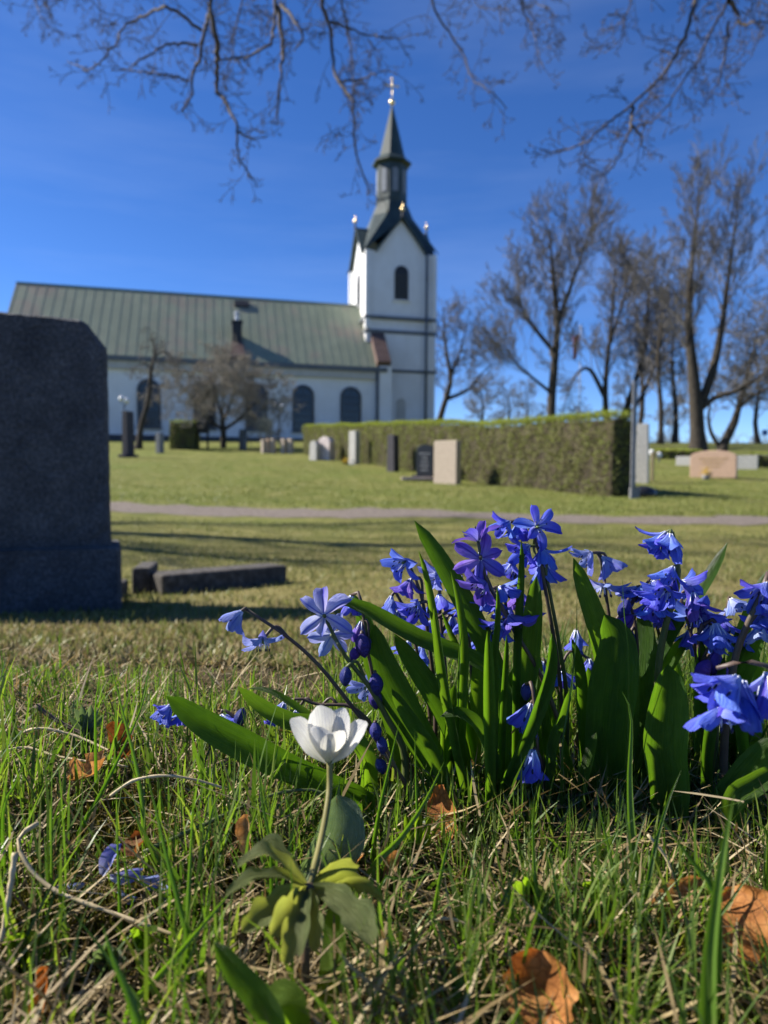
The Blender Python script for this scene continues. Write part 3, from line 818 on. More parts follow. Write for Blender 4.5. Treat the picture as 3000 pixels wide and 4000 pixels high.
# flagpole with red and yellow pennant, road sign
fb_ = P(2262, 1640, 58); fz = tz(fb_.x, 58); ft = P(2262, 1275, 58).z
fl = thing('flagpole', 'white flagpole with a limp red and yellow pennant among the trees', 'flagpole', (fb_.x, 58, fz))
m_ = MB(); m_.tube([(fb_.x, 58, fz), (fb_.x, 58, ft)], [.05, .035], 8); m_.ell((fb_.x, 58, ft + .06), (.07, .07, .07)); m_.build('pole', plain('white_pole', (.42, .42, .42), .5), fl, smooth=True)
def pennant(name, mt, x0, z1, z0, w0, w1, ph):
    V = []; n = 14
    for i in range(n + 1):
        t = i / n; w = w0 + (w1 - w0) * t
        for j in range(7):
            u = j / 6
            V.append((x0 - u * w - .25 * t, 58 + .08 * math.sin(u * 14 + ph + t * 3), z1 + (z0 - z1) * t - .1 * u))
    V = np.array(V)
    np_obj(name, np.vstack([V, V + [0, .012, 0]]), np.vstack([grid_quads(n + 1, 7), grid_quads(n + 1, 7, len(V))[:, ::-1]]), mt, fl, smooth=True)
pennant('red_cloth', leafy('red_cloth', [(0, (.38, .05, .03)), (1, (.45, .07, .04))], .35), fb_.x - .05, P(0, 1292, 58).z, P(0, 1385, 58).z, .55, .3, 0)
pennant('yellow_cloth', leafy('yellow_cloth', [(0, (.55, .36, .03)), (1, (.6, .42, .05))], .35), fb_.x - .05, P(0, 1315, 58).z, P(0, 1350, 58).z, .22, .2, 1.5)
rs_ = P(2984, 1790, 70); rz = tz(rs_.x, 70); rt = P(2984, 1690, 70).z
sg = thing('road_sign', 'far blue road sign on a pole at the right edge', 'sign', (rs_.x, 70, rz))
m_ = MB(); m_.tube([(rs_.x, 70, rz), (rs_.x, 70, rt)], .04, 6); m_.build('pole', galv, sg)
m_ = MB(); m_.box((rs_.x, 69.94, rt), (.55, .03, .55)); m_.build('panel', plain('sign_blue', (.03, .10, .30), .4), sg)
pp = P(2932, 1790, 60); tg = MB(); tg.tube([(pp.x, 60, tz(pp.x, 60)), (pp.x, 60, P(2932, 1722, 60).z)], .05, 6); o = tg.build('white_pole', bpy.data.materials['white_pole'], None); tag(o, 'thin white pole far behind the wide pale gravestone', 'pole')

# ================================================================== BIG LEFT GRAVESTONE
YG = 1.9
def gv(px, py, Y=YG): return P(px, py, Y)
GYAW = R(21); GA = Vector((math.cos(GYAW), math.sin(GYAW), 0)); GN = Vector((math.sin(GYAW), -math.cos(GYAW), 0))
GP = gv(425, 1700); GP.z = 0
def gs(px, py):
    """pixel -> (distance along the stone's face from its right edge, height)"""
    d = P(px, py, 1.0) - CAM
    t = (GP - CAM).dot(GN) / d.dot(GN); q = CAM + d * t
    return (q - GP).dot(GA), q.z
gl = thing('gravestone', 'large dark rough granite gravestone at the left edge, seen from behind', 'gravestone', GP - GA * .4 + UP * tz(GP.x - .35, GP.y - .1))
zpl = gs(425, 2132)[1]; lx = -.86
def slab(name, outline, y0, y1, m, parent, step=.02, amp=.006, seed=1, chip=.012):
    """thick slab in the stone's frame: outline (x,z) polygon, front at y0, back at y1, with pitched rough edges"""
    import bmesh
    bm = bmesh.new()
    pts = []
    for i, (x, z) in enumerate(outline):
        x2, z2 = outline[(i + 1) % len(outline)]
        n = max(1, int(math.hypot(x2 - x, z2 - z) / step))
        for k in range(n): pts.append((x + (x2 - x) * k / n, z + (z2 - z) * k / n))
    cx = sum(p[0] for p in pts) / len(pts); czz = sum(p[1] for p in pts) / len(pts)
    r_ = random.Random(seed)
    ring = []
    off = root_loc(parent)
    for f, s in ((0.0, .978), (.08, .996), (.3, 1.0), (.7, 1.0), (.94, .996), (1., .98)):
        row = []
        for (x, z) in pts:
            j = 1 + r_.uniform(-1, 1) * chip * (1.3 if f in (0., 1.) else .6)
            v = GP + GA * (cx + (x - cx) * s * j) - GN * (y0 + (y1 - y0) * f + r_.uniform(-1, 1) * amp * .4) + UP * (czz + (z - czz) * s * j)
            row.append(bm.verts.new(v - off))
        ring.append(row)
    n = len(pts)
    for a_, b_ in zip(ring[:-1], ring[1:]):
        for i in range(n): bm.faces.new((a_[i], a_[(i+1) % n], b_[(i+1) % n], b_[i]))
    bm.faces.new(ring[0][::-1]); bm.faces.new(ring[-1])
    bmesh.ops.recalc_face_normals(bm, faces=bm.faces)
    me = bpy.data.meshes.new(name); bm.to_mesh(me); bm.free(); me.materials.append(m)
    return link(bpy.data.objects.new(name, me), parent)
def rough_granite():
    m, nt, b, _ = newmat('rough_dark_granite')
    c = coords(nt)
    n1 = noise(nt, c, 130, 6, .7); n2 = noise(nt, c, 9, 6, .65); n3 = noise(nt, c, 34, 5, .7)
    cc = ramp(nt, n1, [(.3, (.026, .028, .032)), (.5, (.068, .072, .08)), (.66, (.13, .135, .145)), (.8, (.22, .225, .235))])
    cc = mixc(nt, .75, cc, ramp(nt, n2, [(.3, (.42, .43, .45)), (.65, (1.15, 1.13, 1.1))]), 'MULTIPLY')
    li = mixc(nt, 1, ramp(nt, n3, [(.64, (0, 0, 0)), (.72, (1, 1, 1))]), ramp(nt, noise(nt, c, 5, 3), [(.45, (0, 0, 0)), (.6, (1, 1, 1))]), 'MULTIPLY')
    cc = mixc(nt, li, cc, (.20, .20, .19))
    nt.links.new(cc, b.inputs['Base Color']); b.inputs['Roughness'].default_value = .92
    b2 = nd(nt, 'ShaderNodeBump', Strength=.9, Distance=.01); nt.links.new(n3, b2.inputs['Height'])
    b1 = nd(nt, 'ShaderNodeBump', Strength=.8, Distance=.003); nt.links.new(n1, b1.inputs['Height']); nt.links.new(b2.outputs[0], b1.inputs['Normal'])
    nt.links.new(b1.outputs[0], b.inputs['Normal'])
    return m
rgm = rough_granite()
zb_ = tz(GP.x - .4, GP.y - .1) - .08
slab('stone', [(lx, zpl - .01), (.004, zpl - .01), (-.002, gs(425, 1385)[1]), (gs(418, 1360)[0], gs(418, 1355)[1]), gs(345, 1262), gs(320, 1246), gs(240, 1236), gs(120, 1224), gs(0, 1213), (lx + .12, gs(0, 1213)[1] - .004), (lx, gs(425, 1372)[1])], 0, .15, rgm, gl, .022, .006, 3, .005)
slab('plinth', [(lx - .06, zb_), (gs(476, 2300)[0], zb_), (gs(476, 2150)[0], zpl - .012), (gs(470, 2136)[0], zpl), (lx - .06, zpl)], -.05, .22, rgm, gl, .025, .006, 5, .005)
# grave border behind the stone
gbm = granite('border_stone', (.06, .055, .05), (.12, .11, .10), 50, .95, .9)
bt = thing('grave_border', 'low weathered stone border lying behind the large dark gravestone', 'grave border', (gv(600, 2270, 2.1).x, 2.15, tz(-.6, 2.15)))
def beam(a, b_, w, h, z_up, m):
    a = Vector(a); b_ = Vector(b_); d = (b_ - a); L = d.length; d.normalize(); s = Vector((d.y, -d.x, 0)).normalized()
    q = MB(); nseg = 8
    c = (a + b_) / 2
    for i in range(nseg):
        t0, t1 = i / nseg, (i + 1) / nseg
    q.box(c + UP * (z_up - h / 2), (L, w, h), (d, s, s.cross(d) if s.cross(d).z > 0 else d.cross(s)))
    return q.build('border_stone', m, bt, bevel=.008)
ba = P(600, 2300, 2.32); bb_ = P(1085, 2262, 2.66)
ba.z = tz(ba.x, ba.y); bb_.z = tz(bb_.x, bb_.y)
beam(ba, bb_, .12, .12, .068, gbm)
c1_ = P(475, 2290, 1.98); c2_ = P(600, 2205, 2.5); c1_.z = tz(c1_.x, c1_.y); c2_.z = tz(c2_.x, c2_.y)
c3_ = P(560, 2290, 2.28); c3_.z = tz(c3_.x, c3_.y); c4_ = P(600, 2240, 2.6); c4_.z = tz(c4_.x, c4_.y)
beam(c3_ + Vector((-.02, .04, 0)), c4_ + Vector((-.03, .05, 0)), .06, .10, .085, gbm)
beam(Vector((c1_.x - .25, 2.24, tz(c1_.x, 2.24))), Vector((ba.x - .07, 2.27, tz(ba.x, 2.27))), .07, .10, .05, gbm)
# the hidden stone whose shadow falls on the lawn beyond the path
gravestone('gravestone standing left of the picture beyond the path', 130, 250, 1850, 1905, 13.8, gr_grey, 'flat', .2, -20, name='gravestone')

# ================================================================== TREES
class Tree:
    def __init__(s, rg): s.rg = rg; s.poly = {}
    def add(s, pts, rad, lvl):
        s.poly.setdefault((lvl, len(pts)), []).append((pts, rad))
    def grow(s, p, d, L, r, lvl, maxl, k=6, wob=.18, trop=.06, nchild=(6, 6, 4), spread=.75, lenf=.55, droop=0, rmin=.004):
        rg = s.rg
        pts = [p]; q = p.copy(); dd = d / np.linalg.norm(d)
        for i in range(k - 1):
            dd = dd + rg.normal(0, wob, 3) + np.array([0, 0, trop - droop * (i / k)]); dd /= np.linalg.norm(dd)
            q = q + dd * L / (k - 1); pts.append(q)
        rad = np.linspace(r, max(rmin, r * .35), k)
        s.add(np.array(pts), rad, lvl)
        if lvl >= maxl: return
        n = nchild[min(lvl - 1, len(nchild) - 1)]
        s.branch(np.array(pts), rad, n, L * lenf, lvl + 1, maxl, k, wob, trop, nchild, spread, lenf, droop, .25, rmin)
    def branch(s, pts, rad, n, L, lvl, maxl, k, wob, trop, nchild, spread, lenf, droop, f0, rmin=.004, taper=.45):
        rg = s.rg
        for j in range(n):
            t = f0 + (1 - f0) * (j + rg.random()) / n
            x = t * (len(pts) - 1); i = min(int(x), len(pts) - 2); u = x - i
            p = pts[i] * (1 - u) + pts[i+1] * u
            tan = pts[i+1] - pts[i]; tan /= np.linalg.norm(tan) + 1e-9
            o = rg.normal(0, 1, 3); o -= tan * (o @ tan); o /= np.linalg.norm(o) + 1e-9
            d = tan * (1 - spread * .55) + o * spread * rg.uniform(.6, 1.25)
            r = (rad[i] * (1 - u) + rad[i+1] * u) * rg.uniform(.16, .34)
            s.grow(p, d, L * rg.uniform(.6, 1.25) * (1 - taper * t), max(rmin, r), lvl, maxl, max(3, k - 1), wob, trop, nchild, spread, lenf, droop, rmin)
    def mesh(s, lv0, lv1, sides=(7, 5, 4, 3, 3, 3)):
        VV, QQ, o = [], [], 0
        for (lvl, k), lst in sorted(s.poly.items()):
            if not lv0 <= lvl <= lv1: continue
            V, Q = tubes(np.array([a for a, b in lst]), np.array([b for a, b in lst]), sides[lvl])
            VV.append(V); QQ.append(Q + o); o += len(V)
        return np.vstack(VV), np.vstack(QQ)

twig_m = noisy('twig_bark', [(.3, (.085, .078, .072)), (.7, (.175, .163, .15))], 8, .9, 0)
def bare_tree(name, label, paths, seed, limbs=16, L=None, maxl=4, nchild=(6, 6, 3), spread=.7, trop=.07, wob=.14, droop=0, rtw=.010, f0=.35, lenf=.55, group=None, tm=None, taper=.45, cat='tree'):
    """paths: list of [(px,py,Y,radius_m)...] from the ground up"""
    tr = Tree(np.random.default_rng(seed))
    b_ = P(*paths[0][0][:3]); base = Vector((b_.x, b_.y, tz(b_.x, b_.y)))
    t = thing(name, label, cat, base, group)
    for pi, pa in enumerate(paths):
        W = [np.array(P(*q[:3])) for q in pa]
        if pi == 0: W[0] = np.array([base.x, base.y, base.z - .1])
        pts = np.array(spline(W, 12)); rad = np.interp(np.linspace(0, 1, 12), np.linspace(0, 1, len(pa)), [q[3] for q in pa])
        rad = rad * .85
        if pi == 0: rad[0] *= 1.35
        tr.add(pts, rad, 0)
        H = np.linalg.norm(pts[-1] - pts[0])
        n = limbs if not hasattr(limbs, '__len__') else limbs[pi]
        tr.branch(pts, rad, n, (L or H * .42), 1, maxl, 6, wob, trop, nchild, spread, lenf, droop, f0 if not hasattr(f0, '__len__') else f0[pi], rtw, taper)
    V, Q = tr.mesh(0, 0, (9, 6, 4, 3, 3, 3)); np_obj('trunk', V, Q, bark_m, t, smooth=True)
    V, Q = tr.mesh(1, 9); np_obj('crown', V, Q, tm or twig_m, t, smooth=True)
    return t
bare_tree('bare_tree', 'tallest bare tree with a twin trunk at right', [
    [(2728, 1790, 33, .42), (2722, 1640, 33, .36), (2712, 1500, 33, .24), (2690, 1250, 33, .17), (2705, 1000, 33, .10), (2735, 740, 33, .03)],
    [(2722, 1620, 33, .26), (2775, 1480, 33, .22), (2815, 1300, 33.3, .14), (2850, 1050, 33.5, .08), (2885, 790, 33.6, .03)],
    [(2735, 1600, 33, .16), (2800, 1550, 32.6, .13), (2880, 1525, 32.3, .10), (3000, 1450, 32, .04)]], 5, (34, 30, 14), 3.9, 4, (7, 5, 3), .5, .15, .12, rtw=0.0092, f0=(.36, .35, .3), group='bare churchyard trees')
bare_tree('bare_tree', 'broad bare tree with rounded crown just right of the church tower', [
    [(2152, 1700, 42, .34), (2155, 1560, 42, .30), (2168, 1400, 42, .26), (2178, 1250, 42, .19), (2160, 1080, 42, .14), (2150, 900, 42, .03)],
    [(2176, 1270, 42, .2), (2230, 1120, 42.3, .15), (2280, 980, 42.5, .08), (2310, 880, 42.5, .03)],
    [(2160, 1370, 42, .16), (2080, 1270, 41.6, .12), (2010, 1150, 41.4, .05)],
    [(2160, 1540, 42, .13), (2050, 1450, 41.6, .09), (1985, 1380, 41.3, .04)]], 8, (30, 24, 18, 14), 4.6, 4, (7, 5, 3), .55, .15, .12, rtw=0.0109, f0=(.35, .2, .2, .3), group='bare churchyard trees')
bare_tree('bare_tree', 'dense bare tree behind the near half of the hedge', [
    [(2372, 1700, 47, .28), (2365, 1500, 47, .22), (2385, 1300, 47, .15), (2400, 1130, 47, .1), (2405, 1010, 47, .03)],
    [(2368, 1560, 47, .2), (2300, 1440, 47, .16), (2240, 1480, 46.6, .08), (2200, 1600, 46.4, .03)],
    [(2385, 1330, 47, .14), (2440, 1150, 47.3, .08), (2460, 1020, 47.4, .03)]], 13, (32, 14, 20), 4.0, 4, (7, 5, 3), .6, .12, .13, rtw=0.0117, f0=(.3, .3, .2), group='bare churchyard trees')
bare_tree('bare_tree', 'slim bare tree behind the tall metal post', [
    [(2400, 1700, 50, .3), (2460, 1560, 50, .26), (2520, 1350, 50, .18), (2530, 1150, 50, .1), (2545, 1010, 50, .03)],
    [(2430, 1640, 50, .16), (2500, 1560, 50.5, .14), (2560, 1420, 50.6, .08), (2600, 1250, 50.6, .03)]], 21, (32, 24), 4.0, 4, (7, 5, 3), .6, .12, .13, rtw=0.0117, f0=.25, group='bare churchyard trees')
bare_tree('bare_tree', 'thin straight bare tree between post and twin-trunked tree', [
    [(2580, 1770, 44, .2), (2582, 1600, 44, .17), (2570, 1400, 44, .12), (2590, 1200, 44, .06), (2590, 1060, 44, .02)]], 34, 34, 3.0, 4, (5, 4, 3), .7, .08, .14, rtw=0.0109, f0=.3, group='bare churchyard trees')
bare_tree('bare_tree', 'low forked bare tree with wide crown at the right edge', [
    [(2818, 1790, 36, .26), (2822, 1745, 36, .26), (2868, 1650, 36, .17), (2890, 1570, 36, .14), (2930, 1430, 36, .08), (2960, 1300, 36, .03)],
    [(2815, 1755, 36, .14), (2778, 1690, 36, .11), (2768, 1620, 35.8, .07), (2790, 1500, 35.6, .03)],
    [(2880, 1600, 36, .13), (2950, 1540, 35.6, .10), (3060, 1500, 35.3, .05)]], 55, (20, 8, 18), 3.6, 4, (6, 5, 3), .85, .03, .17, rtw=0.0109, f0=(.35, .4, .15), group='bare churchyard trees')
bare_tree('bare_tree', 'bare tree standing off the right edge with twigs reaching in', [
    [(3130, 1780, 30, .3), (3120, 1500, 30, .24), (3080, 1250, 30, .14), (3060, 1000, 30, .04)]], 57, 20, 3.6, 4, (6, 5, 3), .85, .04, .16, rtw=0.0092, f0=.3, group='bare churchyard trees')
bare_tree('bare_tree', 'bare tree with a crooked trunk next to the church tower', [
    [(1690, 1690, 58, .35), (1735, 1580, 58, .28), (1760, 1480, 58, .22), (1740, 1350, 58, .14), (1730, 1200, 58, .04)],
    [(1745, 1560, 58, .2), (1830, 1520, 58, .15), (1900, 1440, 58.4, .07), (1950, 1420, 58.6, .03)],
    [(1755, 1490, 58, .18), (1800, 1360, 58.3, .1), (1830, 1240, 58.6, .03)]], 89, (22, 14, 16), 4.4, 4, (6, 5, 3), .85, .05, .17, rtw=0.0126, f0=(.3, .2, .2), group='bare churchyard trees')
bare_tree('bare_tree', 'leaning bare tree filling the gap left of the thin straight one', [
    [(2490, 1730, 53, .26), (2510, 1560, 53, .2), (2500, 1360, 53, .13), (2480, 1180, 53, .07), (2490, 1040, 53, .02)]], 61, 34, 3.8, 4, (7, 5, 3), .6, .12, .13, rtw=.0120, f0=.25, group='bare churchyard trees')
bare_tree('bare_tree', 'bushy bare tree directly left of the twin trunk', [
    [(2635, 1760, 48, .24), (2640, 1600, 48, .19), (2625, 1400, 48, .12), (2640, 1230, 48, .06), (2630, 1120, 48, .02)]], 63, 36, 3.6, 4, (7, 5, 3), .65, .10, .14, rtw=.0115, f0=.2, group='bare churchyard trees')
bare_tree('bare_tree', 'bushy bare tree between the twin trunk and the right edge', [
    [(2960, 1780, 50, .22), (2950, 1650, 50, .18), (2965, 1500, 50, .11), (2950, 1350, 50, .05), (2955, 1260, 50, .02)]], 67, 34, 3.6, 4, (7, 5, 3), .75, .07, .15, rtw=.0115, f0=.2, group='bare churchyard trees')
for i, (px, y0, y1, Y, lb) in enumerate(((1880, 1690, 1500, 78, 'small far bare tree right of the crooked tree'), (1985, 1690, 1530, 88, 'rounded far bare tree above the middle of the hedge'), (2055, 1690, 1510, 92, 'faint far bare tree left of the broad rounded one'), (2640, 1760, 1560, 80, 'small far bare tree left of the twin trunk'), (2440, 1700, 1480, 85, 'far bare tree behind the near end of the hedge'))):
    bare_tree('far_tree', lb, [[(px, y0, Y, .28), (px + 6, (y0 + y1) / 2, Y, .17), (px - 4, y1, Y, .04)]], 100 + i, 26, 3.0, 3, (7, 6, 3), .85, .05, .17, rtw=0.0184, f0=.25, group='small far trees')
# churchyard trees before the nave
dusty = noisy('dusty_twig', [(.3, (.17, .15, .12)), (.7, (.30, .27, .22))], 8, .9, 0)
bare_tree('spreading_tree', 'low spreading bare tree with dense umbrella crown before the church', [
    [(872, 1735, 35, .19), (872, 1690, 35, .17), (868, 1640, 35, .13)],
    [(872, 1680, 35, .11), (930, 1640, 35, .09), (1000, 1570, 34.6, .05), (1050, 1530, 34.4, .03)],
    [(870, 1680, 35, .11), (810, 1630, 35, .09), (740, 1540, 35.3, .05), (690, 1500, 35.5, .03)],
    [(870, 1650, 35, .10), (850, 1560, 34.4, .07), (820, 1470, 34, .03)],
    [(870, 1650, 35, .10), (905, 1560, 35.6, .07), (930, 1450, 36, .03)],
    [(870, 1660, 35, .09), (870, 1570, 35.8, .06), (880, 1440, 36.4, .03)]], 144, (2, 17, 17, 16, 16, 16), 2.2, 4, (8, 7, 4), .9, .03, .14, rtw=0.0076, f0=(.8, .2, .2, .2, .2, .2), tm=dusty, taper=.3)
bare_tree('pollarded_tree', 'leaning bare tree with knobbly top and hanging twigs before the church window', [
    [(540, 1735, 34, .2), (552, 1660, 34, .15), (580, 1560, 34, .12), (590, 1450, 34, .11), (605, 1370, 34, .09), (590, 1310, 34, .04)],
    [(592, 1440, 34, .06), (560, 1420, 34, .04), (520, 1440, 33.8, .02)],
    [(600, 1390, 34, .06), (650, 1375, 34.2, .04), (680, 1420, 34.4, .02)]], 233, (20, 7, 7), 1.25, 3, (6, 4, 3), .9, -.05, .2, droop=.12, rtw=0.0068, f0=(.62, .2, .2))
bare_tree('pale_shrub', 'small pale twiggy shrub in front of the right lamp post', [
    [(1052, 1735, 33, .05), (1050, 1690, 33, .04), (1050, 1660, 33, .015)]], 377, 22, 1.0, 3, (7, 4, 3), .5, .15, .1, rtw=0.0050, f0=.02, cat='shrub', tm=noisy('pale_twig', [(.3, (.22, .21, .15)), (.7, (.34, .33, .25))], 8, .9, 0))
# tree left of the frame that dapples the lawn before the path
def wpt(x, y, z, r): return (1500 + x / y * F, 1880 - (z - CAM.z) / y * F, y, r)
bare_tree('bare_tree', 'bare tree standing out of the picture at left and shading the lawn', [
    [wpt(-9.2, 7.2, -.2, .30), wpt(-9.2, 7.2, 2.5, .26), wpt(-9.0, 7.1, 5, .18), wpt(-9.0, 7.0, 8, .05)],
    [wpt(-9.2, 7.2, 2.6, .15), wpt(-8.5, 6.0, 4.5, .11), wpt(-8.2, 5.0, 6.5, .04)],
    [wpt(-9.1, 7.2, 3.4, .14), wpt(-8.8, 8.3, 5.3, .10), wpt(-8.9, 9.3, 7, .04)]], 71, (22, 14, 14), 2.4, 3, (6, 5, 3), .6, .12, .13, rtw=.006, f0=.3, group='bare churchyard trees')
# far wood beyond the crest
rg = np.random.default_rng(77); tr = Tree(rg)
for i in range(420):
    x = rg.uniform(-20, 190); y = rg.uniform(150, 230); z = 5.0
    tr.grow(np.array([x, y, z]), np.array([0, 0, 1.]), rg.uniform(4.0, 7.5) * (1 + .4 * (rg.random() < .15)), .14, 1, 3, 5, .1, .08, (7, 5), .8, .5, 0, .035)
V, Q = tr.mesh(1, 9, (4, 4, 3, 3, 3)); o = np_obj('far_wood', V, Q, twig_m); tag(o, 'low band of brown leafless wood on the horizon at right', 'wood', kind='stuff')

# ------------------------------------------------------------------ overhanging tree above the camera
def S(c, x0=0, y0=0): return [(x0 + x * .904, y0 + y * .904) for x, y in c]
oh = [  # (points in the photo, depth, start radius)
    (S([(915, -260), (912, -60), (905, 60), (880, 130), (870, 230), (832, 330), (825, 420), (785, 478)]), 6.0, .040),
    (S([(855, 195), (770, 185), (680, 215), (600, 260), (560, 300)]), 6.0, .016),
    (S([(870, 130), (780, 60), (720, 30), (680, 40), (580, 85), (525, 130), (500, 190), (440, 260), (380, 300), (290, 265)]), 6.2, .018),
    (S([(815, 350), (720, 320), (640, 310), (560, 305), (480, 300)]), 6.1, .012),
    (S([(912, 60), (935, 170), (940, 280), (935, 380), (980, 450), (1025, 560), (1030, 680), (1110, 800)]), 5.8, .026),
    (S([(1030, 570), (1090, 600), (1160, 590)]), 5.8, .012),
    (S([(1060, -200), (1050, 0), (1020, 110), (1000, 240), (980, 300)]), 6.6, .020),
    (S([(1195, -240), (1190, 0), (1185, 140), (1160, 190), (1060, 250), (950, 260)]), 5.6, .032),
    (S([(1200, 30), (1220, 200), (1210, 340), (1200, 540)]), 5.6, .024),
    (S([(1215, 20), (1280, 100), (1310, 160), (1270, 220)]), 5.5, .018),
    (S([(1380, -240), (1392, 0), (1420, 100), (1440, 230), (1460, 350), (1520, 430), (1530, 560), (1550, 700), (1600, 830)]), 5.7, .030),
    (S([(1470, -200), (1480, 0), (1500, 120), (1520, 220), (1525, 400), (1530, 500)]), 6.3, .020),
    (S([(1430, 95), (1520, 125), (1600, 150), (1700, 165), (1770, 150)]), 5.7, .013),
    (S([(1460, 355), (1560, 345), (1640, 310), (1720, 320)]), 5.8, .011),
    (S([(120, -160), (150, 0), (180, 70), (215, 120)]), 7.0, .014),
    (S([(180, -160), (200, 0), (240, 110), (300, 170)]), 7.0, .014),
    (S([(370, -160), (400, 0), (450, 50), (540, 80), (580, 140)]), 7.2, .014),
    (S([(195, -220), (210, 20), (280, 130), (340, 230), (390, 350), (470, 400), (530, 470)], 1500), 6.4, .020),
    (S([(560, -200), (590, 0), (620, 80), (655, 170), (690, 300)], 1500), 6.4, .018),
    (S([(370, -180), (400, 10), (470, 40), (540, 40)], 1500), 6.6, .013),
    (S([(620, -180), (650, 0), (730, 50), (725, 110)], 1500), 6.6, .012),
    (S([(1365, -240), (1350, 0), (1300, 150), (1260, 240), (1190, 340), (1070, 455), (960, 540), (880, 610), (800, 640), (720, 660)], 1500), 5.2, .026),
    (S([(1075, 460), (1060, 570), (1010, 690), (960, 750), (900, 775)], 1500), 5.2, .014),
    (S([(1070, 540), (1110, 590), (1120, 690)], 1500), 5.2, .010),
    (S([(1500, -240), (1490, 0), (1440, 80), (1390, 180), (1340, 290), (1290, 350), (1230, 450), (1160, 520), (1090, 540)], 1500), 5.4, .020),
    (S([(1490, 0), (1520, 50), (1550, 110), (1600, 95), (1680, 100)], 1500), 5.4, .022),
    (S([(1490, 90), (1475, 230), (1440, 360), (1380, 440)], 1500), 5.4, .012),
    (S([(1075, -200), (1065, 0), (1040, 80), (1020, 170), (950, 230)], 1500), 5.8, .014),
    (S([(1640, -100), (1620, 130), (1600, 220), (1550, 290)], 1500), 5.5, .010)]
tb = Vector((7.2, 1.6, tz(7.2, 1.6)))
ot = thing('overhanging_tree', 'bare tree whose drooping branches hang into the top of the picture', 'tree', tb)
tt = Tree(np.random.default_rng(3))
trunk = np.array(spline([np.array(tb) - [0, 0, .15], np.array(tb) + [-.1, 0, 2.2], np.array(tb) + [-.3, .2, 5.0], np.array(tb) + [-.2, .3, 9]], 12)); tt.add(trunk, np.linspace(.42, .16, 12), 0)
limb_ends = [np.array([-5.6, 7.4, 6.6]), np.array([-2.0, 6.1, 6.2]), np.array([.6, 6.0, 6.0]), np.array([3.4, 5.5, 5.9])]
limbs_ = []
for k, e in enumerate(limb_ends):
    s0 = trunk[5 + k] if k < 3 else trunk[5]
    mid = s0 * .55 + e * .45 + np.array([0, 0, 1.6])
    pts = np.array(spline([s0, mid, e], 14)); tt.add(pts, np.linspace(.16, .045, 14), 0); limbs_.append(pts)
allp = np.vstack(limbs_)
V, Q = tt.mesh(0, 0, (9, 6)); np_obj('trunk', V, Q, bark_m, ot, smooth=True)
oh_bark = noisy('lichened_bark', [(.3, (.035, .028, .022)), (.55, (.085, .07, .055)), (.78, (.15, .13, .11))], 30, .9, .6, .01, bscale=60)
for k, (pp_, Y, r0) in enumerate(oh):
    rg = np.random.default_rng(500 + k); tr = Tree(rg)
    W = [np.array(P(x, y, Y + .25 * math.sin(i * 1.3 + k))) for i, (x, y) in enumerate(pp_)]
    if pp_[0][1] < -50:      # rises above the frame: join the nearest limb
        j = allp[np.argmin(np.linalg.norm(allp - W[0], axis=1) )]
        W = [j, (j + W[0]) / 2 + np.array([0, 0, .15])] + W
    n = 5 * len(W)
    pts = np.array(spline(W, n)); pts[1:-1] += rg.normal(0, .006, (n - 2, 3)); rad = .82 * r0 * np.linspace(1, .25, n)
    tr.add(pts, rad, 0)
    Lm = np.linalg.norm(np.diff(pts, axis=0), axis=1).sum()
    f0 = .45 if pp_[0][1] < -50 else .1
    tr.branch(pts, rad * .8, int(Lm * 7), .36, 1, 3, 5, .20, -.02, (3, 3), .8, .55, .05, f0, .0021, .3)
    V, Q = tr.mesh(0, 9, (7, 5, 4, 4)); np_obj('branch', V, Q, oh_bark, ot, smooth=True)

# ================================================================== FOREGROUND PLANTS
def strap_mat(name, stops, trans, tcol, rough=.38, spec=.45, wrinkle=0):
    """parallel-veined leaf: fine stripes along the leaf (u attribute runs across)"""
    m, nt, b, out = newmat(name)
    at = nd(nt, 'ShaderNodeAttribute', attribute_name='leafuv')
    oi = nt.nodes.new('ShaderNodeObjectInfo')
    n = noise(nt, at.outputs['Vector'], 1, 3, .6, (38, 1.2, 1)); n2 = noise(nt, at.outputs['Vector'], 1, 4, .6, (3, 5, 1))
    mx_ = nd(nt, 'ShaderNodeMath', operation='MULTIPLY_ADD'); nt.links.new(n, mx_.inputs[0]); mx_.inputs[1].default_value = .6
    m2 = nd(nt, 'ShaderNodeMath', operation='MULTIPLY_ADD'); nt.links.new(n2, m2.inputs[0]); m2.inputs[1].default_value = .3
    m3 = nd(nt, 'ShaderNodeMath', operation='MULTIPLY'); nt.links.new(oi.outputs['Random'], m3.inputs[0]); m3.inputs[1].default_value = .25
    nt.links.new(m3.outputs[0], m2.inputs[2]); nt.links.new(m2.outputs[0], mx_.inputs[2])
    c = ramp(nt, mx_.outputs[0], stops)
    nt.links.new(c, b.inputs['Base Color']); b.inputs['Roughness'].default_value = rough; b.inputs['Specular IOR Level'].default_value = spec
    if wrinkle: bump(nt, b, noise(nt, at.outputs['Vector'], 1, 3, .6, (14, 11, 1)), 1, .0016)
    else: bump(nt, b, n, 1, .0012)
    tr = nt.nodes.new('ShaderNodeBsdfTranslucent'); nt.links.new(mixc(nt, 1, c, tcol, 'MULTIPLY'), tr.inputs[0])
    mx = nt.nodes.new('ShaderNodeMixShader'); mx.inputs[0].default_value = trans
    nt.links.new(b.outputs[0], mx.inputs[1]); nt.links.new(tr.outputs[0], mx.inputs[2]); nt.links.new(mx.outputs[0], out.inputs[0])
    return m
scilla_leaf = strap_mat('scilla_leaf', [(.25, (.026, .066, .012)), (.5, (.046, .108, .017)), (.75, (.080, .155, .028))], .55, (2.5, 2.4, .45), .42, .5)
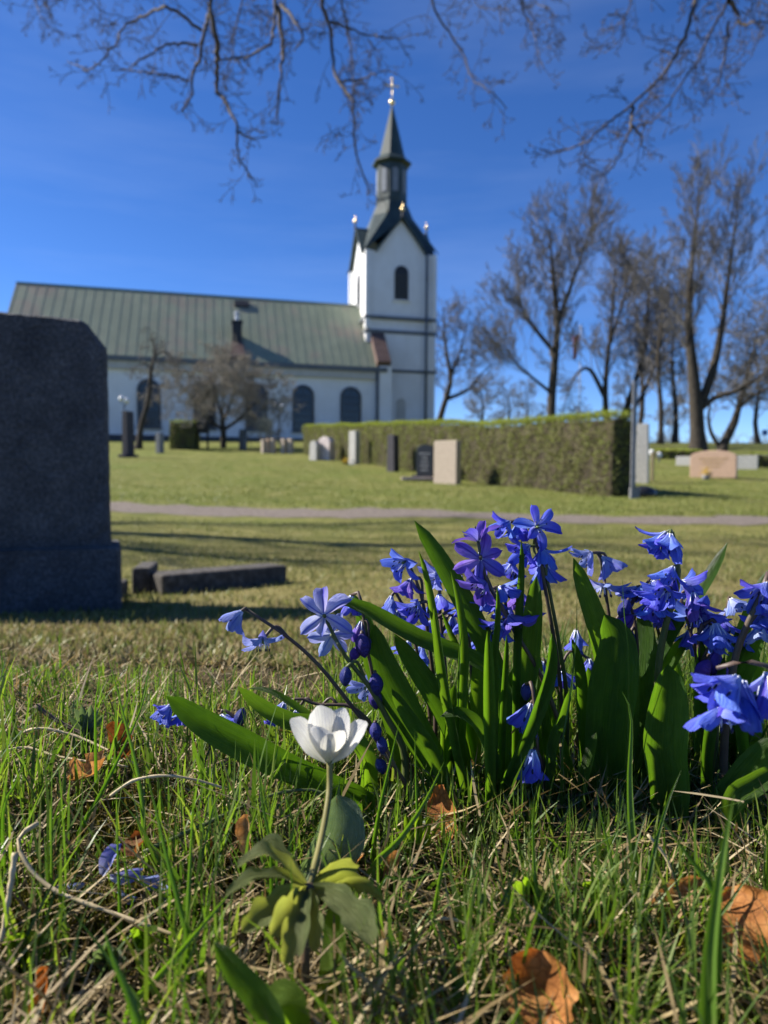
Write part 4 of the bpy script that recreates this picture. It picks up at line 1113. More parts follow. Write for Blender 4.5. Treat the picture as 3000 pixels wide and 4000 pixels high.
anem_leaf = strap_mat('anemone_leaf', [(.25, (.12, .16, .055)), (.5, (.18, .22, .085)), (.75, (.25, .28, .13))], .48, (1.7, 1.6, .5), .7, .2)
weed_leaf = strap_mat('weed_leaf', [(.25, (.06, .12, .02)), (.5, (.11, .19, .03)), (.75, (.17, .26, .05))], .6, (2.0, 2.0, .4), .7, .15)
grey_leaf = strap_mat('grey_leaf', [(.25, (.10, .15, .09)), (.5, (.17, .22, .14)), (.75, (.26, .31, .21))], .3, (1.2, 1.4, .6), .75, .2, 1)

def leaf(name, path, width, mat_, parent, twist=0, chan=.35, n=18, cross=7, prof='strap', ground=True, shift=(0, 0), wave=0):
    """path: [(px,py,Y)...] from tip to base, width in metres"""
    W = [np.array(P(*p)) for p in path]
    if ground:
        e = W[-1].copy(); g = tz(e[0] + shift[0], e[1] + shift[1]) - .004
        if e[2] - g > .006: W.append(np.array([e[0] + shift[0], e[1] + shift[1], g]))
    pts = np.array(spline(W, n))
    T = np.gradient(pts, axis=0); T /= np.linalg.norm(T, axis=1, keepdims=True)
    view = np.array(CAM) - pts; view /= np.linalg.norm(view, axis=1, keepdims=True)
    S_ = np.cross(T, view); S_ /= np.linalg.norm(S_, axis=1, keepdims=True); N = np.cross(S_, T)
    s = np.linspace(0, 1, n)
    if prof == 'strap': wf = np.where(s < .38, np.sqrt(np.clip(1 - ((.38 - s) / .38) ** 2.1, 0, 1)), 1 - (s - .38) * .42)
    elif prof == 'grass': wf = np.minimum(1, (s / .75) ** .8) * (1 - .1 * s)
    elif prof == 'ovate': wf = np.sin(np.pi * np.clip(s, 0, 1) ** .75) ** .7 * .95 + .06 * (s > .9)
    else: wf = np.where(s < .35, np.sqrt(np.clip(1 - ((.35 - s) / .35) ** 2, 0, 1)), 1 - ((s - .35) / .65) ** 1.3 * .9)
    if prof == 'lobed': wf = wf * (1 - .30 * np.sin(s * 10.5) ** 2 * (s < .62))
    wf[0] = max(wf[0], .03)
    tw = R(twist) if not hasattr(twist, '__len__') else np.interp(s, np.linspace(0, 1, len(twist)), np.radians(twist))
    ct, st = np.cos(tw), np.sin(tw)
    if not hasattr(tw, '__len__'): ct = np.full(n, ct); st = np.full(n, st)
    S2 = S_ * ct[:, None] + N * st[:, None]; N2 = N * ct[:, None] - S_ * st[:, None]
    u = np.linspace(-1, 1, cross)
    hw = width * wf / 2
    ch = chan * 1.35 * (.6 + .4 * np.abs(u)) * np.abs(u) ** 1.6
    V = pts[:, None] + S2[:, None] * (u[None, :, None] * hw[:, None, None]) + N2[:, None] * ((ch[None] + wave * np.sin(s * 23)[:, None] * u[None] ** 2) * hw[:, None])[:, :, None]
    o = np_obj(name, V, grid_quads(n, cross), mat_, parent, smooth=True)
    at = o.data.attributes.new('leafuv', 'FLOAT_VECTOR', 'POINT')
    L = np.linalg.norm(np.diff(pts, axis=0), axis=1).sum()
    uv = np.zeros((n, cross, 3), np.float32); uv[..., 0] = u[None] * .5 * max(1, width / .012); uv[..., 1] = (s * L / .02)[:, None]; uv[..., 2] = rnd.random() * 50
    at.data.foreach_set('vector', uv.ravel())
    return o

# --- scilla flowers
def petal_mesh(name, curl, cup, wid=.48, n=10, cr=5, tipin=0):
    V = []
    for i in range(n):
        s = i / (n - 1)
        w = wid / 2 * ((.30 + .70 * math.sin(math.pi * .5 * min(1, s / .55))) if s < .55 else math.sqrt(max(.004, 1 - ((s - .55) / .455) ** 2.2)))
        for j in range(cr):
            u = j / (cr - 1) * 2 - 1
            x = curl * s * s - cup * (u * u) * w * 2 - tipin * max(0, s - .65) + .03 * math.sin(s * 9 + u * 2) * s
            V.append((x, u * w, s - .05 * u * u * (s > .9)))
    me = np_mesh(name, np.array(V), grid_quads(n, cr), True); return me
def petal_mat(name, base, tip, rib, trans=.36, tc=(1.1, 1.0, 1.12)):
    m, nt, b, out = newmat(name)
    g = coords(nt, 'Object'); sep = nt.nodes.new('ShaderNodeSeparateXYZ'); nt.links.new(g, sep.inputs[0])
    c = ramp(nt, sep.outputs[2], [(0, base), (.3, tuple(.5 * (a + b_) for a, b_ in zip(base, tip))), (.62, tip), (1, tuple(x * .8 for x in tip))])
    ab = nd(nt, 'ShaderNodeMath', operation='ABSOLUTE'); nt.links.new(sep.outputs[1], ab.inputs[0])
    f = ramp(nt, ab.outputs[0], [(.0, (1, 1, 1)), (.028, (.4, .4, .4)), (.06, (0, 0, 0))])
    c = mixc(nt, f, c, rib)
    st = noise(nt, g, 1, 3, .6, (4, 40, 3)); c = mixc(nt, .55, c, ramp(nt, st, [(.3, (.62, .62, .7)), (.65, (1.15, 1.15, 1.1))]), 'MULTIPLY')
    oi = nt.nodes.new('ShaderNodeObjectInfo')
    hsn = nt.nodes.new('ShaderNodeHueSaturation'); mr = nd(nt, 'ShaderNodeMapRange'); nt.links.new(oi.outputs['Random'], mr.inputs[0]); mr.inputs[3].default_value = .488; mr.inputs[4].default_value = .522
    nt.links.new(mr.outputs[0], hsn.inputs['Hue']); nt.links.new(c, hsn.inputs['Color'])
    nt.links.new(hsn.outputs[0], b.inputs['Base Color']); b.inputs['Roughness'].default_value = .5; b.inputs['Specular IOR Level'].default_value = .25
    bump(nt, b, st, .35, .02)
    tr = nt.nodes.new('ShaderNodeBsdfTranslucent'); nt.links.new(mixc(nt, 1, hsn.outputs[0], tc, 'MULTIPLY'), tr.inputs[0])
    mx = nt.nodes.new('ShaderNodeMixShader'); mx.inputs[0].default_value = trans
    nt.links.new(b.outputs[0], mx.inputs[1]); nt.links.new(tr.outputs[0], mx.inputs[2]); nt.links.new(mx.outputs[0], out.inputs[0])
    return m
PM = {'blue': petal_mat('petal_blue', (.36, .46, .78), (.135, .205, .78), (.06, .09, .52)),
      'violet': petal_mat('petal_violet', (.31, .29, .66), (.17, .125, .62), (.08, .05, .38)),
      'pale': petal_mat('petal_pale', (.55, .63, .78), (.25, .33, .70), (.13, .19, .58)),
      'white': petal_mat('petal_whitish', (.62, .66, .78), (.34, .40, .72), (.09, .15, .60))}
PMESH = [petal_mesh('petal_a', .10, .35), petal_mesh('petal_b', .28, .45), petal_mesh('petal_c', -.12, .5, .46, tipin=.25), petal_mesh('petal_d', .45, .3, .42), petal_mesh('petal_e', .02, .6, .5, tipin=-.3)]
for me in PMESH: me.materials.append(PM['blue'])
green_ov = plain('ovary_green', (.16, .22, .06), .5); white_fil = plain('filament', (.62, .66, .80), .6); anther_m = plain('anther', (.012, .014, .05), .6)
cm = MB(); cm.ell((0, 0, .16), (.085, .085, .14), 8, 6, 0); cm.tube([(0, 0, .28), (0, 0, .5)], .018, 5, 1)
for k in range(6):
    a = R(60 * k + 30); d = Vector((math.cos(a), math.sin(a), 0))
    cm.tube([d * .06 + UP * .04, d * .2 + UP * .32, d * .26 + UP * .52], [.034, .022, .012], 5, 1)
    cm.ell(d * .27 + UP * .56, (.032, .032, .075), 6, 4, 2)
CENTER = cm.mesh('flower_centre', [green_ov, white_fil, anther_m], smooth=True)
bud_m = petal_mat('bud_blue', (.05, .05, .22), (.03, .03, .20), (.02, .015, .10), .12)
bud_v = petal_mat('bud_violet', (.10, .05, .26), (.075, .035, .30), (.03, .01, .12), .2)
bmv = []
for i in range(11):
    s = i / 10; r = .30 * (math.sin(math.pi * min(1, s * .94 + .06)) ** .75)
    for j in range(18):
        a = 2 * math.pi * j / 18; rr = r * (1 + .09 * math.cos(6 * a))
        bmv.append((rr * math.cos(a), rr * math.sin(a), s))
bm_q = [(i*18 + j, i*18 + (j+1) % 18, (i+1)*18 + (j+1) % 18, (i+1)*18 + j) for i in range(10) for j in range(18)]
BUD = np_mesh('bud', np.array(bmv), np.array(bm_q), True); BUD.materials.append(bud_m)

def axis_frame(ax, roll):
    z = Vector((ax[0], -ax[2], -ax[1])).normalized()
    x = z.orthogonal().normalized(); M = Matrix((x, z.cross(x), z)).transposed()
    return M @ Matrix.Rotation(R(roll), 3, 'Z')
def flower(parent, px, py, Y, ax, opn, L, kind='blue', roll=None, var=None, seed=None, np_=6):
    r_ = random.Random(int(px * 7 + py))
    L *= .95; M = axis_frame(ax, r_.uniform(0, 60) if roll is None else roll)
    o = bpy.data.objects.new('flower', CENTER); link(o, parent)
    o.matrix_local = Matrix.Translation(P(px, py, Y) - root_loc(parent)) @ M.to_4x4() @ Matrix.Scale(L, 4)
    for k in range(np_):
        me = PMESH[r_.choice((0, 0, 1, 2, 3, 4)) if var is None else r_.choice(var)]
        p = bpy.data.objects.new('petal', me); link(p, o)
        p.material_slots[0].link = 'OBJECT'; p.material_slots[0].material = PM[kind]
        op = (opn if opn > 74 else opn * .74) * r_.uniform(.75, 1.22) + (6 if k % 2 else -4)
        p.matrix_local = Matrix.Rotation(R(60 * k + r_.uniform(-7, 7)), 4, 'Z') @ Matrix.Translation((.05, 0, .02 + .015 * (k % 2))) @ Matrix.Rotation(R(op), 4, 'Y') @ Matrix.Rotation(R(r_.uniform(-22, 22)), 4, 'Z') @ Matrix.Scale(r_.uniform(.9, 1.08), 4)
    return o
def bud(parent, px, py, Y, ax, L, m=None):
    o = bpy.data.objects.new('bud', BUD); link(o, parent)
    o.material_slots[0].link = 'OBJECT'; o.material_slots[0].material = m or bud_m
    o.matrix_local = Matrix.Translation(P(px, py, Y) - root_loc(parent)) @ axis_frame(ax, rnd.uniform(0, 60)).to_4x4() @ Matrix.Scale(L, 4)
    return o
stem_m = noisy('scilla_stem', [(.3, (.055, .030, .030)), (.55, (.085, .06, .045)), (.8, (.10, .11, .05))], 60, .5, .2, .001, spec=.4)
stem_g = noisy('scilla_stem_green', [(.3, (.05, .07, .02)), (.6, (.09, .11, .035)), (.8, (.11, .08, .05))], 60, .5, .2, .001, spec=.4)
def stem(parent, path, r0=.0009, r1=.00062, heads=(), m=None, ground=True, shift=(0, 0)):
    """path px points from top to base; heads: px points to join with arched pedicels"""
    W = [np.array(P(*p)) for p in path]
    if ground:
        e = W[-1].copy(); g = tz(e[0] + shift[0], e[1] + shift[1]) - .004
        if e[2] - g > .004: W.append(np.array([e[0] + shift[0], e[1] + shift[1], g]))
    n = 22; pts = np.array(spline(W, n)); q = MB()
    q.tube([tuple(p) for p in pts], list(np.linspace(r1, r0 * 1.25, n)), 8)
    for hd in heads:
        h = np.array(P(*hd[:3])); ax = hd[3] if len(hd) > 3 else (0, 1, 0)
        d = np.linalg.norm(pts[:12] - h, axis=1); k = int(np.argmin(d)); k = min(k + 2, n - 2) if d[k] > .003 else k
        if np.linalg.norm(pts[k] - h) < .0012: continue
        z = np.array([ax[0], -ax[2], -ax[1]]); z = z / np.linalg.norm(z)
        mid = (pts[k] + h) / 2 - z * np.linalg.norm(pts[k] - h) * .45
        pp = spline([pts[k], mid, h + z * .0004], 9)
        q.tube([tuple(p) for p in pp], list(np.linspace(.0006, .00075, 9)), 6)
    return q.build('stem', m or stem_m, parent, smooth=True)

SG = 'blue squill plants in the clump'
def plant(label, px, Y, name='squill_plant'):
    x = P(px, 3150, Y).x
    return thing(name, label, 'flower', (x, Y, tz(x, Y)), SG)
A_ = lambda *a: a
D0 = .285
def heads_of(fl): return [(f[0], f[1], f[2], f[3]) for f in fl]
def make(label, base_px, Y, stems, leaves):
    t = plant(label, base_px, Y)
    for (path, fl, bd, kw) in stems:
        kw = dict(kw)
        stem(t, path, heads=heads_of(fl) + [(b_[0], b_[1], b_[2], b_[3]) for b_ in bd], **kw)
        for f in fl: flower(t, *f)
        for b_ in bd: bud(t, *b_)
    for (path, w, kw) in leaves: leaf('leaf', path, w, scilla_leaf, t, **kw)
    return t
px2m = lambda px, Y: px / F * Y
def lf(pts, wpx, Y=None, **kw):
    pp = [(p[0], p[1], (p[2] if len(p) > 2 else Y)) for p in pts]
    return (pp, px2m(wpx, pp[len(pp)//2][2]), kw)

# 1. violet-stemmed plant at the left of the clump
make('blue squill with nodding bells on a dark stem left of the big dark leaf', 1700, .30, [
    ([(1590, 2188, .295), (1624, 2265, .295), (1650, 2344, .295), (1672, 2480, .297), (1700, 2750, .30)],
     [(1588, 2190, .293, (-.75, .45, .75), 62, .0105, 'blue'), (1637, 2352, .292, (-.5, .75, .5), 60, .0105, 'blue'), (1606, 2258, .297, (-.3, .9, .3), 48, .0095, 'violet')],
     [], {}),
    ([(1548, 2318, .31), (1600, 2420, .31), (1640, 2600, .31), (1680, 2800, .31)], [(1530, 2325, .31, (-.25, .95, .15), 28, .0100, 'blue'), (1560, 2375, .312, (.05, 1, .1), 22, .0095, 'blue')], [], {})],
    [lf([(1635, 2150), (1662, 2270), (1688, 2430), (1708, 2600), (1725, 2800)], 40, .283, twist=35, chan=.7),
     lf([(1696, 2375), (1718, 2520), (1745, 2700), (1785, 2900), (1830, 3120)], 44, .268, twist=-25, chan=.8)])
# 2. pale flowers just behind
make('pale blue squill half hidden behind the big dark leaf', 1760, .315, [
    ([(1722, 2225, .315), (1718, 2330, .315), (1722, 2430, .315), (1745, 2700, .315)],
     [(1722, 2232, .314, (-.8, .45, .3), 58, .0105, 'pale'), (1716, 2318, .313, (0, .95, .25), 52, .0115, 'blue'), (1770, 2405, .318, (-.1, 1, .1), 15, .0085, 'blue')], [], {})],
    [lf([(1725, 2390), (1755, 2480), (1790, 2570), (1815, 2800)], 34, .30, twist=30, chan=.7)])
# 3. the big dark diagonal leaf and violet star flowers
make('violet-blue squill with star flowers up a dark leaning stem', 2060, .285, [
    ([(1868, 2116, .28), (1882, 2190, .28), (1905, 2285, .28), (1950, 2350, .28), (2000, 2450, .281), (2075, 2570, .283), (2130, 2680, .285), (2200, 2900, .288)],
     [(1868, 2118, .279, (-.15, -.75, -.25), 68, .0103, 'violet', 10), (1877, 2182, .278, (.15, .1, -.95), 80, .0112, 'violet', 25), (1903, 2268, .281, (-.7, .6, .35), 60, .0115, 'violet'),
      (1945, 2290, .284, (.55, .55, .2), 72, .0112, 'blue'), (1925, 2310, .287, (-.2, .9, .3), 55, .0105, 'blue'), (1985, 2398, .281, (.35, .8, .2), 72, .0120, 'violet'), (1960, 2420, .284, (-.4, .85, .3), 60, .0105, 'blue')],
     [(1838, 2240, .29, (.1, 1, 0), .0075)], {})],
    [lf([(1620, 2035), (1690, 2130), (1775, 2270), (1850, 2410), (1920, 2560), (1990, 2800)], 92, .288, twist=-20, chan=.28),
     lf([(1760, 2230), (1785, 2370), (1800, 2540), (1795, 2720), (1790, 2950)], 44, .272, twist=40, chan=.8),
     lf([(1942, 2290), (1938, 2420), (1925, 2560), (1925, 2850)], 34, .268, twist=30, chan=.8),
     lf([(1904, 2465), (1906, 2650), (1908, 2850), (1912, 3080)], 50, .258, twist=15, chan=.6),
     lf([(1978, 2480), (1970, 2600), (1960, 2750), (1955, 2900)], 32, .27, twist=30, chan=.7)])
# 4. top flower facing the camera
make('tallest bright blue squill whose top flower faces the camera', 2180, .30, [
    ([(2112, 2140, .294), (2135, 2250, .294), (2160, 2380, .295), (2185, 2520, .297), (2215, 2750, .30)],
     [(2096, 2058, .286, (.1, -.12, .95), 80, .0098, 'blue', 5), (2112, 2140, .292, (.2, .85, .3), 58, .0118, 'blue'), (2068, 2128, .295, (-.7, .55, .35), 55, .0110, 'blue'), (2122, 2185, .297, (.15, .95, -.1), 48, .0125, 'blue')], [], {'m': stem_g}),
    ([(2020, 2022, .292), (2075, 2070, .292), (2105, 2150, .293), (2130, 2300, .294), (2190, 2700, .30)],
     [(1992, 2036, .29, (-.7, .55, .5), 58, .0100, 'blue'), (2024, 2030, .292, (.15, .95, .2), 45, .0095, 'blue')], [], {})],
    [lf([(2036, 2108), (2030, 2220), (2020, 2360), (2010, 2560)], 40, .28, twist=35, chan=.7),
     lf([(2096, 2250), (2088, 2400), (2070, 2580), (2055, 2800)], 92, .285, twist=-15, chan=.45),
     lf([(2156, 2475), (2148, 2620), (2095, 2790), (2020, 2960), (1965, 3090)], 56, .262, twist=20, chan=.5)])
# 5. pale right of centre
make('light blue squill with spreading flowers right of the tallest one', 2390, .31, [
    ([(2335, 2160, .307), (2358, 2240, .307), (2368, 2330, .307), (2385, 2450, .308), (2410, 2700, .31)],
     [(2312, 2155, .306, (-.65, .65, .3), 62, .0105, 'pale'), (2345, 2172, .308, (.6, .75, -.05), 48, .0115, 'pale'), (2362, 2278, .306, (0, .95, .25), 84, .0105, 'pale')], [], {})],
    [lf([(2240, 2180), (2275, 2290), (2315, 2400), (2350, 2520), (2380, 2750)], 92, .292, twist=15, chan=.35),
     lf([(2362, 2400), (2400, 2530), (2385, 2720), (2370, 2920), (2395, 3080)], 185, .278, twist=[25, 8, 0, 0], chan=.35, n=22, cross=9)])
# 6. big cluster right
make('dense deep blue squill with a pale leaning stem right of the broad leaf', 2590, .29, [
    ([(2622, 2080, .282), (2636, 2130, .282), (2648, 2220, .282), (2640, 2310, .282), (2612, 2400, .283), (2588, 2500, .285), (2572, 2620, .287), (2570, 2850, .29)],
     [(2618, 2082, .281, (-.15, .9, .25), 45, .0130, 'blue'), (2606, 2076, .284, (-.6, .75, .1), 42, .0120, 'blue'), (2632, 2212, .281, (-.55, .75, .35), 48, .0110, 'blue'), (2610, 2290, .280, (-.6, .55, .6), 55, .0110, 'blue'),
      (2575, 2300, .286, (-.4, .8, .1), 45, .0115, 'blue'), (2560, 2340, .284, (-.15, .9, .3), 55, .0110, 'blue'), (2660, 2270, .288, (.6, .3, -.2), 50, .0100, 'blue')], [], {'r0': .0016, 'r1': .0011, 'm': stem_g}),
    ([(2700, 2288, .288), (2660, 2330, .289), (2690, 2440, .289), (2720, 2560, .29), (2730, 2700, .29)],
     [(2705, 2310, .287, (.1, .95, .2), 36, .0130, 'violet'), (2715, 2390, .288, (-.1, .7, .5), 80, .0118, 'blue'), (2750, 2380, .291, (.3, .9, 0), 48, .0110, 'blue')], [], {}),
    ([(2775, 2425, .283), (2735, 2450, .284), (2728, 2560, .285), (2730, 2720, .288)],
     [(2795, 2430, .282, (.1, .95, .2), 34, .0142, 'blue'), (2778, 2440, .286, (-.35, .9, .05), 38, .0120, 'blue')], [(2800, 2545, .280, (-.2, .95, .1), .0100, bud_v), (2770, 2580, .278, (-.55, .8, .1), .0095, bud_v), (2815, 2590, .282, (.1, .95, .1), .0090, bud_v)], {})],
    [lf([(2515, 2372), (2525, 2520), (2512, 2700), (2500, 2950)], 108, .296, twist=-25, chan=.2),
     lf([(2842, 2120), (2795, 2220), (2725, 2330), (2640, 2450), (2560, 2620), (2540, 2850)], 68, .298, twist=-30, chan=.4),
     lf([(2610, 2595), (2603, 2730), (2592, 2920), (2615, 3100)], 165, .262, twist=[20, 5, -5], chan=.45, n=20, cross=9),
     lf([(2705, 2470), (2640, 2560), (2580, 2680), (2560, 2900)], 80, .30, twist=-35, chan=.3),
     lf([(2680, 2420), (2600, 2500), (2540, 2620), (2510, 2850)], 70, .305, twist=-40, chan=.3)])
# 7. buds left of cluster 6
make('squill with dark nodding buds behind the broad leaf', 2460, .30, [
    ([(2455, 2345, .294), (2480, 2430, .294), (2490, 2560, .295), (2480, 2750, .298)], [], [(2452, 2345, .293, (-.35, .7, .2), .0085), (2470, 2405, .292, (-.75, .6, .2), .0095, bud_v), (2465, 2465, .294, (-.2, .95, .1), .0095)], {}),
    ([(2540, 2260, .305), (2480, 2345, .305), (2400, 2440, .303), (2390, 2700, .30)], [(2545, 2265, .305, (.4, .85, 0), 60, .0105, 'blue'), (2490, 2290, .308, (-.5, .75, 0), 60, .0105, 'pale')], [], {})],
    [lf([(2232, 2492), (2258, 2620), (2268, 2780), (2275, 2950)], 56, .282, twist=30, chan=.5), lf([(2222, 2700), (2185, 2810), (2145, 2930)], 66, .266, twist=50, chan=.3)])
# 8. right edge
make('blue squill with a brown slanting stem at the right edge', 2880, .28, [
    ([(3005, 2235, .27), (2960, 2350, .27), (2925, 2430, .271), (2880, 2540, .273), (2850, 2700, .275), (2830, 2900, .28)],
     [(3000, 2275, .268, (-.55, .75, .3), 50, .0135, 'blue'), (2990, 2290, .272, (-.05, .95, .2), 28, .0130, 'blue'), (2995, 2400, .274, (-.4, .85, .2), 62, .0105, 'blue')], [], {'r0': .0015, 'r1': .0011}),
    ([(2965, 2425, .285), (2930, 2415, .285), (2870, 2560, .285), (2800, 2800, .285)], [(2968, 2438, .284, (.05, .97, .1), 66, .0105, 'white')], [], {'m': stem_g, 'r0': .0015})],
    [lf([(3010, 2215), (2960, 2330), (2900, 2500), (2850, 2700)], 60, .30, twist=-30), lf([(2985, 2450), (2920, 2600), (2860, 2780)], 90, .297, twist=-30, chan=.2),
     lf([(3030, 2880), (2960, 2970), (2890, 3060), (2840, 3130)], 110, .262, twist=-20, chan=.3), lf([(3060, 2990), (2950, 3060), (2860, 3140)], 90, .25, twist=10, chan=.3), lf([(2830, 2560), (2790, 2750), (2760, 2950)], 50, .275, twist=20)])
make('blue squill with many small nodding flowers deep in the middle of the clump', 1830, .305, [
    ([(1800, 2240, .302), (1815, 2340, .302), (1830, 2480, .303), (1850, 2750, .305)],
     [(1800, 2245, .302, (-.3, .9, .2), 52, .0105, 'blue'), (1815, 2330, .301, (.3, .85, .3), 62, .0105, 'blue'), (1830, 2400, .303, (-.2, .9, .3), 50, .0105, 'blue'), (1690, 2420, .304, (-.3, .9, .2), 50, .0105, 'blue')], [], {}),
    ([(2010, 2190, .306), (2015, 2300, .306), (2030, 2480, .306), (2050, 2750, .306)],
     [(2005, 2195, .306, (-.4, .85, .3), 58, .0108, 'blue'), (2020, 2290, .306, (.1, .95, .2), 45, .0108, 'violet'), (1990, 2360, .305, (-.3, .9, .3), 58, .0105, 'blue'), (2045, 2370, .307, (.4, .85, .2), 50, .0105, 'blue')], [], {})], [])
make('blue squill with crowded bells behind the pale leaning stem', 2700, .305, [
    ([(2520, 2280, .303), (2540, 2370, .303), (2580, 2500, .304), (2620, 2750, .305)],
     [(2515, 2285, .303, (-.4, .85, .2), 50, .0110, 'blue'), (2530, 2350, .302, (-.2, .95, .2), 58, .0108, 'blue'), (2590, 2380, .303, (.1, .95, .2), 50, .0112, 'violet')], [], {}),
    ([(2850, 2330, .303), (2830, 2420, .303), (2800, 2550, .304), (2770, 2750, .305)],
     [(2850, 2335, .303, (.4, .7, .3), 66, .0105, 'pale'), (2830, 2410, .302, (-.2, .9, .2), 52, .0112, 'blue'), (2690, 2460, .300, (-.1, .95, .2), 50, .0112, 'blue'), (2900, 2470, .303, (-.3, .9, .2), 56, .0110, 'blue')], [], {})], [])
# 9. blurred foreground squill
t = make('out-of-focus bright blue squill closest to the camera at the right edge', 3060, .20, [
    ([(2800, 2610, .2), (2870, 2590, .2), (2960, 2590, .2), (3040, 2640, .2), (3080, 2800, .2)], [], [], {'m': stem_m, 'r0': .0010}),
    ], [])
for f in ((2885, 2640, .198, (-.7, .65, .3), 62, .0150, 'blue'), (2900, 2650, .202, (-.2, .95, .2), 48, .0155, 'blue'), (2815, 2760, .199, (-.1, .95, .35), 76, .0120, 'blue'), (3000, 2620, .2, (0, .95, .2), 44, .0150, 'blue')): flower(t, *f)
# 10. left nodding stem
make('blue squill leaning far out to the left with two open flowers', 1490, .285, [
    ([(962, 2380, .286), (1030, 2425, .286), (1095, 2468, .286), (1180, 2535, .286), (1260, 2615, .286), (1340, 2715, .286), (1420, 2820, .286), (1490, 2920, .287), (1560, 3050, .287)],
     [(946, 2384, .285, (-.6, .75, .2), 58, .0105, 'pale'), (1028, 2490, .285, (.05, .96, .25), 78, .0096, 'pale')], [], {'shift': (.004, 0)})], [])
# 11. whitish star
make('whitish blue star-shaped squill seen from behind above the white anemone', 1540, .278, [
    ([(1268, 2405, .272), (1298, 2470, .273), (1350, 2565, .274), (1440, 2680, .276), (1510, 2800, .278), (1580, 2950, .28)],
     [(1266, 2405, .270, (-.25, -.12, -.9), 78, .0118, 'white', 12), (1296, 2478, .277, (-.1, .25, -.9), 80, .0100, 'white', 40)],
     [(1352, 2604, .272, (-.03, 1, .1), .0078)], {'m': stem_g, 'r0': .0014}),
    ([(1418, 2480, .28), (1440, 2560, .28), (1468, 2680, .281), (1530, 2830, .283), (1620, 3040, .285)],
     [(1412, 2425, .283, (-.2, .95, .1), 34, .0098, 'violet'), (1372, 2322, .287, (.0, .95, .1), 40, .0095, 'blue')], [(1412, 2475, .278, (.15, .95, .1), .0098), (1402, 2525, .279, (-.45, .85, .1), .0066, bud_v), (1465, 2630, .277, (.1, .95, .1), .0090), (1462, 2690, .279, (.1, .95, .05), .0085)], {}),
    ([(1440, 2640, .30), (1480, 2720, .30), (1550, 2900, .30)], [(1435, 2680, .299, (-.35, .3, .7), 75, .0095, 'pale')], [], {})],
    [lf([(1290, 2345), (1390, 2362), (1500, 2420), (1620, 2490), (1740, 2540), (1870, 2590), (1960, 2700)], 78, .276, twist=[20, 30, 35, 30, 10], chan=.3),
     lf([(1378, 2318), (1420, 2390), (1450, 2520), (1500, 2700), (1560, 2900)], 90, .292, twist=-25, chan=.3),
     lf([(1465, 2440), (1500, 2580), (1580, 2760), (1680, 2950), (1740, 3080)], 135, .282, twist=[-30, -12, -5], chan=.25),
     lf([(1540, 2475), (1620, 2590), (1700, 2710), (1770, 2850), (1810, 3000)], 92, .279, twist=[-20, -10], chan=.3),
     lf([(1530, 2690), (1600, 2800), (1680, 2920), (1740, 3060)], 66, .268, twist=-15, chan=.4)])
# 12. lying stem
make('blue squill with a lying arched stem and bells behind the white anemone', 1520, .295, [
    ([(1120, 2742, .296), (1172, 2728, .296), (1240, 2752, .296), (1310, 2752, .296), (1375, 2762, .295), (1450, 2830, .294), (1520, 2960, .293)],
     [(1112, 2742, .296, (-.35, .9, .15), 36, .0120, 'blue'), (1168, 2760, .297, (-.15, .95, .1), 34, .0110, 'blue'), (1222, 2800, .298, (-.3, .9, .1), 36, .0095, 'blue')], [], {}),
    ([(1470, 2838, .262), (1492, 2890, .262), (1540, 2990, .264), (1590, 3090, .268)], [], [(1464, 2822, .261, (.1, .97, .1), .0070), (1490, 2878, .261, (.1, .97, .1), .0066), (1478, 2960, .27, (.3, .9, .0), .0070)], {})],
    [lf([(650, 2720), (780, 2815), (960, 2905), (1150, 2990), (1330, 3070), (1440, 3130)], 122, .262, twist=[10, -22, -30], chan=.6, n=22, cross=9),
     lf([(928, 2682), (985, 2745), (1060, 2800), (1150, 2840), (1260, 2850), (1420, 2950)], 84, .274, twist=[25, 35, 45], chan=.6),
     lf([(968, 2690), (1040, 2700), (1120, 2745), (1240, 2830), (1400, 2950)], 58, .280, twist=60, chan=.3)])
# 13. flowers deep inside the clump
make('squill with bells low inside the clump below the curved bright leaf', 2120, .275, [
    ([(2085, 2740, .272), (2110, 2780, .272), (2130, 2900, .273)], [(2075, 2745, .271, (-.35, .9, .25), 40, .0130, 'blue')], [], {}),
    ([(2085, 2920, .265), (2110, 2960, .265), (2125, 3050, .266)], [(2082, 2925, .264, (-.05, .98, .1), 22, .0140, 'blue')], [(2055, 2670, .275, (0, 1, 0), .007)], {})],
    [lf([(1720, 2800), (1790, 2785), (1860, 2830), (1910, 2930), (1935, 3040)], 64, .266, twist=[30, 40, 20], chan=.3), lf([(2010, 2600), (2000, 2760), (1990, 2950)], 90, .292, twist=20), lf([(2330, 2860), (2300, 2980), (2280, 3080)], 50, .27, twist=-30)])
make('squill with flowers low behind the clump seen between leaves', 2230, .33, [
    ([(2250, 2455, .32), (2252, 2560, .32), (2260, 2750, .32)], [(2250, 2458, .32, (0, 1, .05), 24, .0110, 'blue')], [], {}),
    ([(2120, 2570, .325), (2160, 2640, .325), (2200, 2800, .325)], [(2120, 2580, .325, (-.3, .9, .2), 45, .011, 'blue'), (2190, 2620, .325, (.2, .9, .3), 65, .0105, 'blue'), (2300, 2570, .325, (.1, .95, .1), 40, .0105, 'blue')], [], {}),
    ([(1875, 2480, .33), (1880, 2600, .33), (1900, 2800, .33)], [(1870, 2490, .33, (-.2, .9, .3), 55, .011, 'blue'), (1650, 2520, .33, (-.2, .9, .3), 50, .011, 'blue'), (1600, 2500, .335, (-.3, .9, .1), 45, .011, 'blue')], [], {})], [])
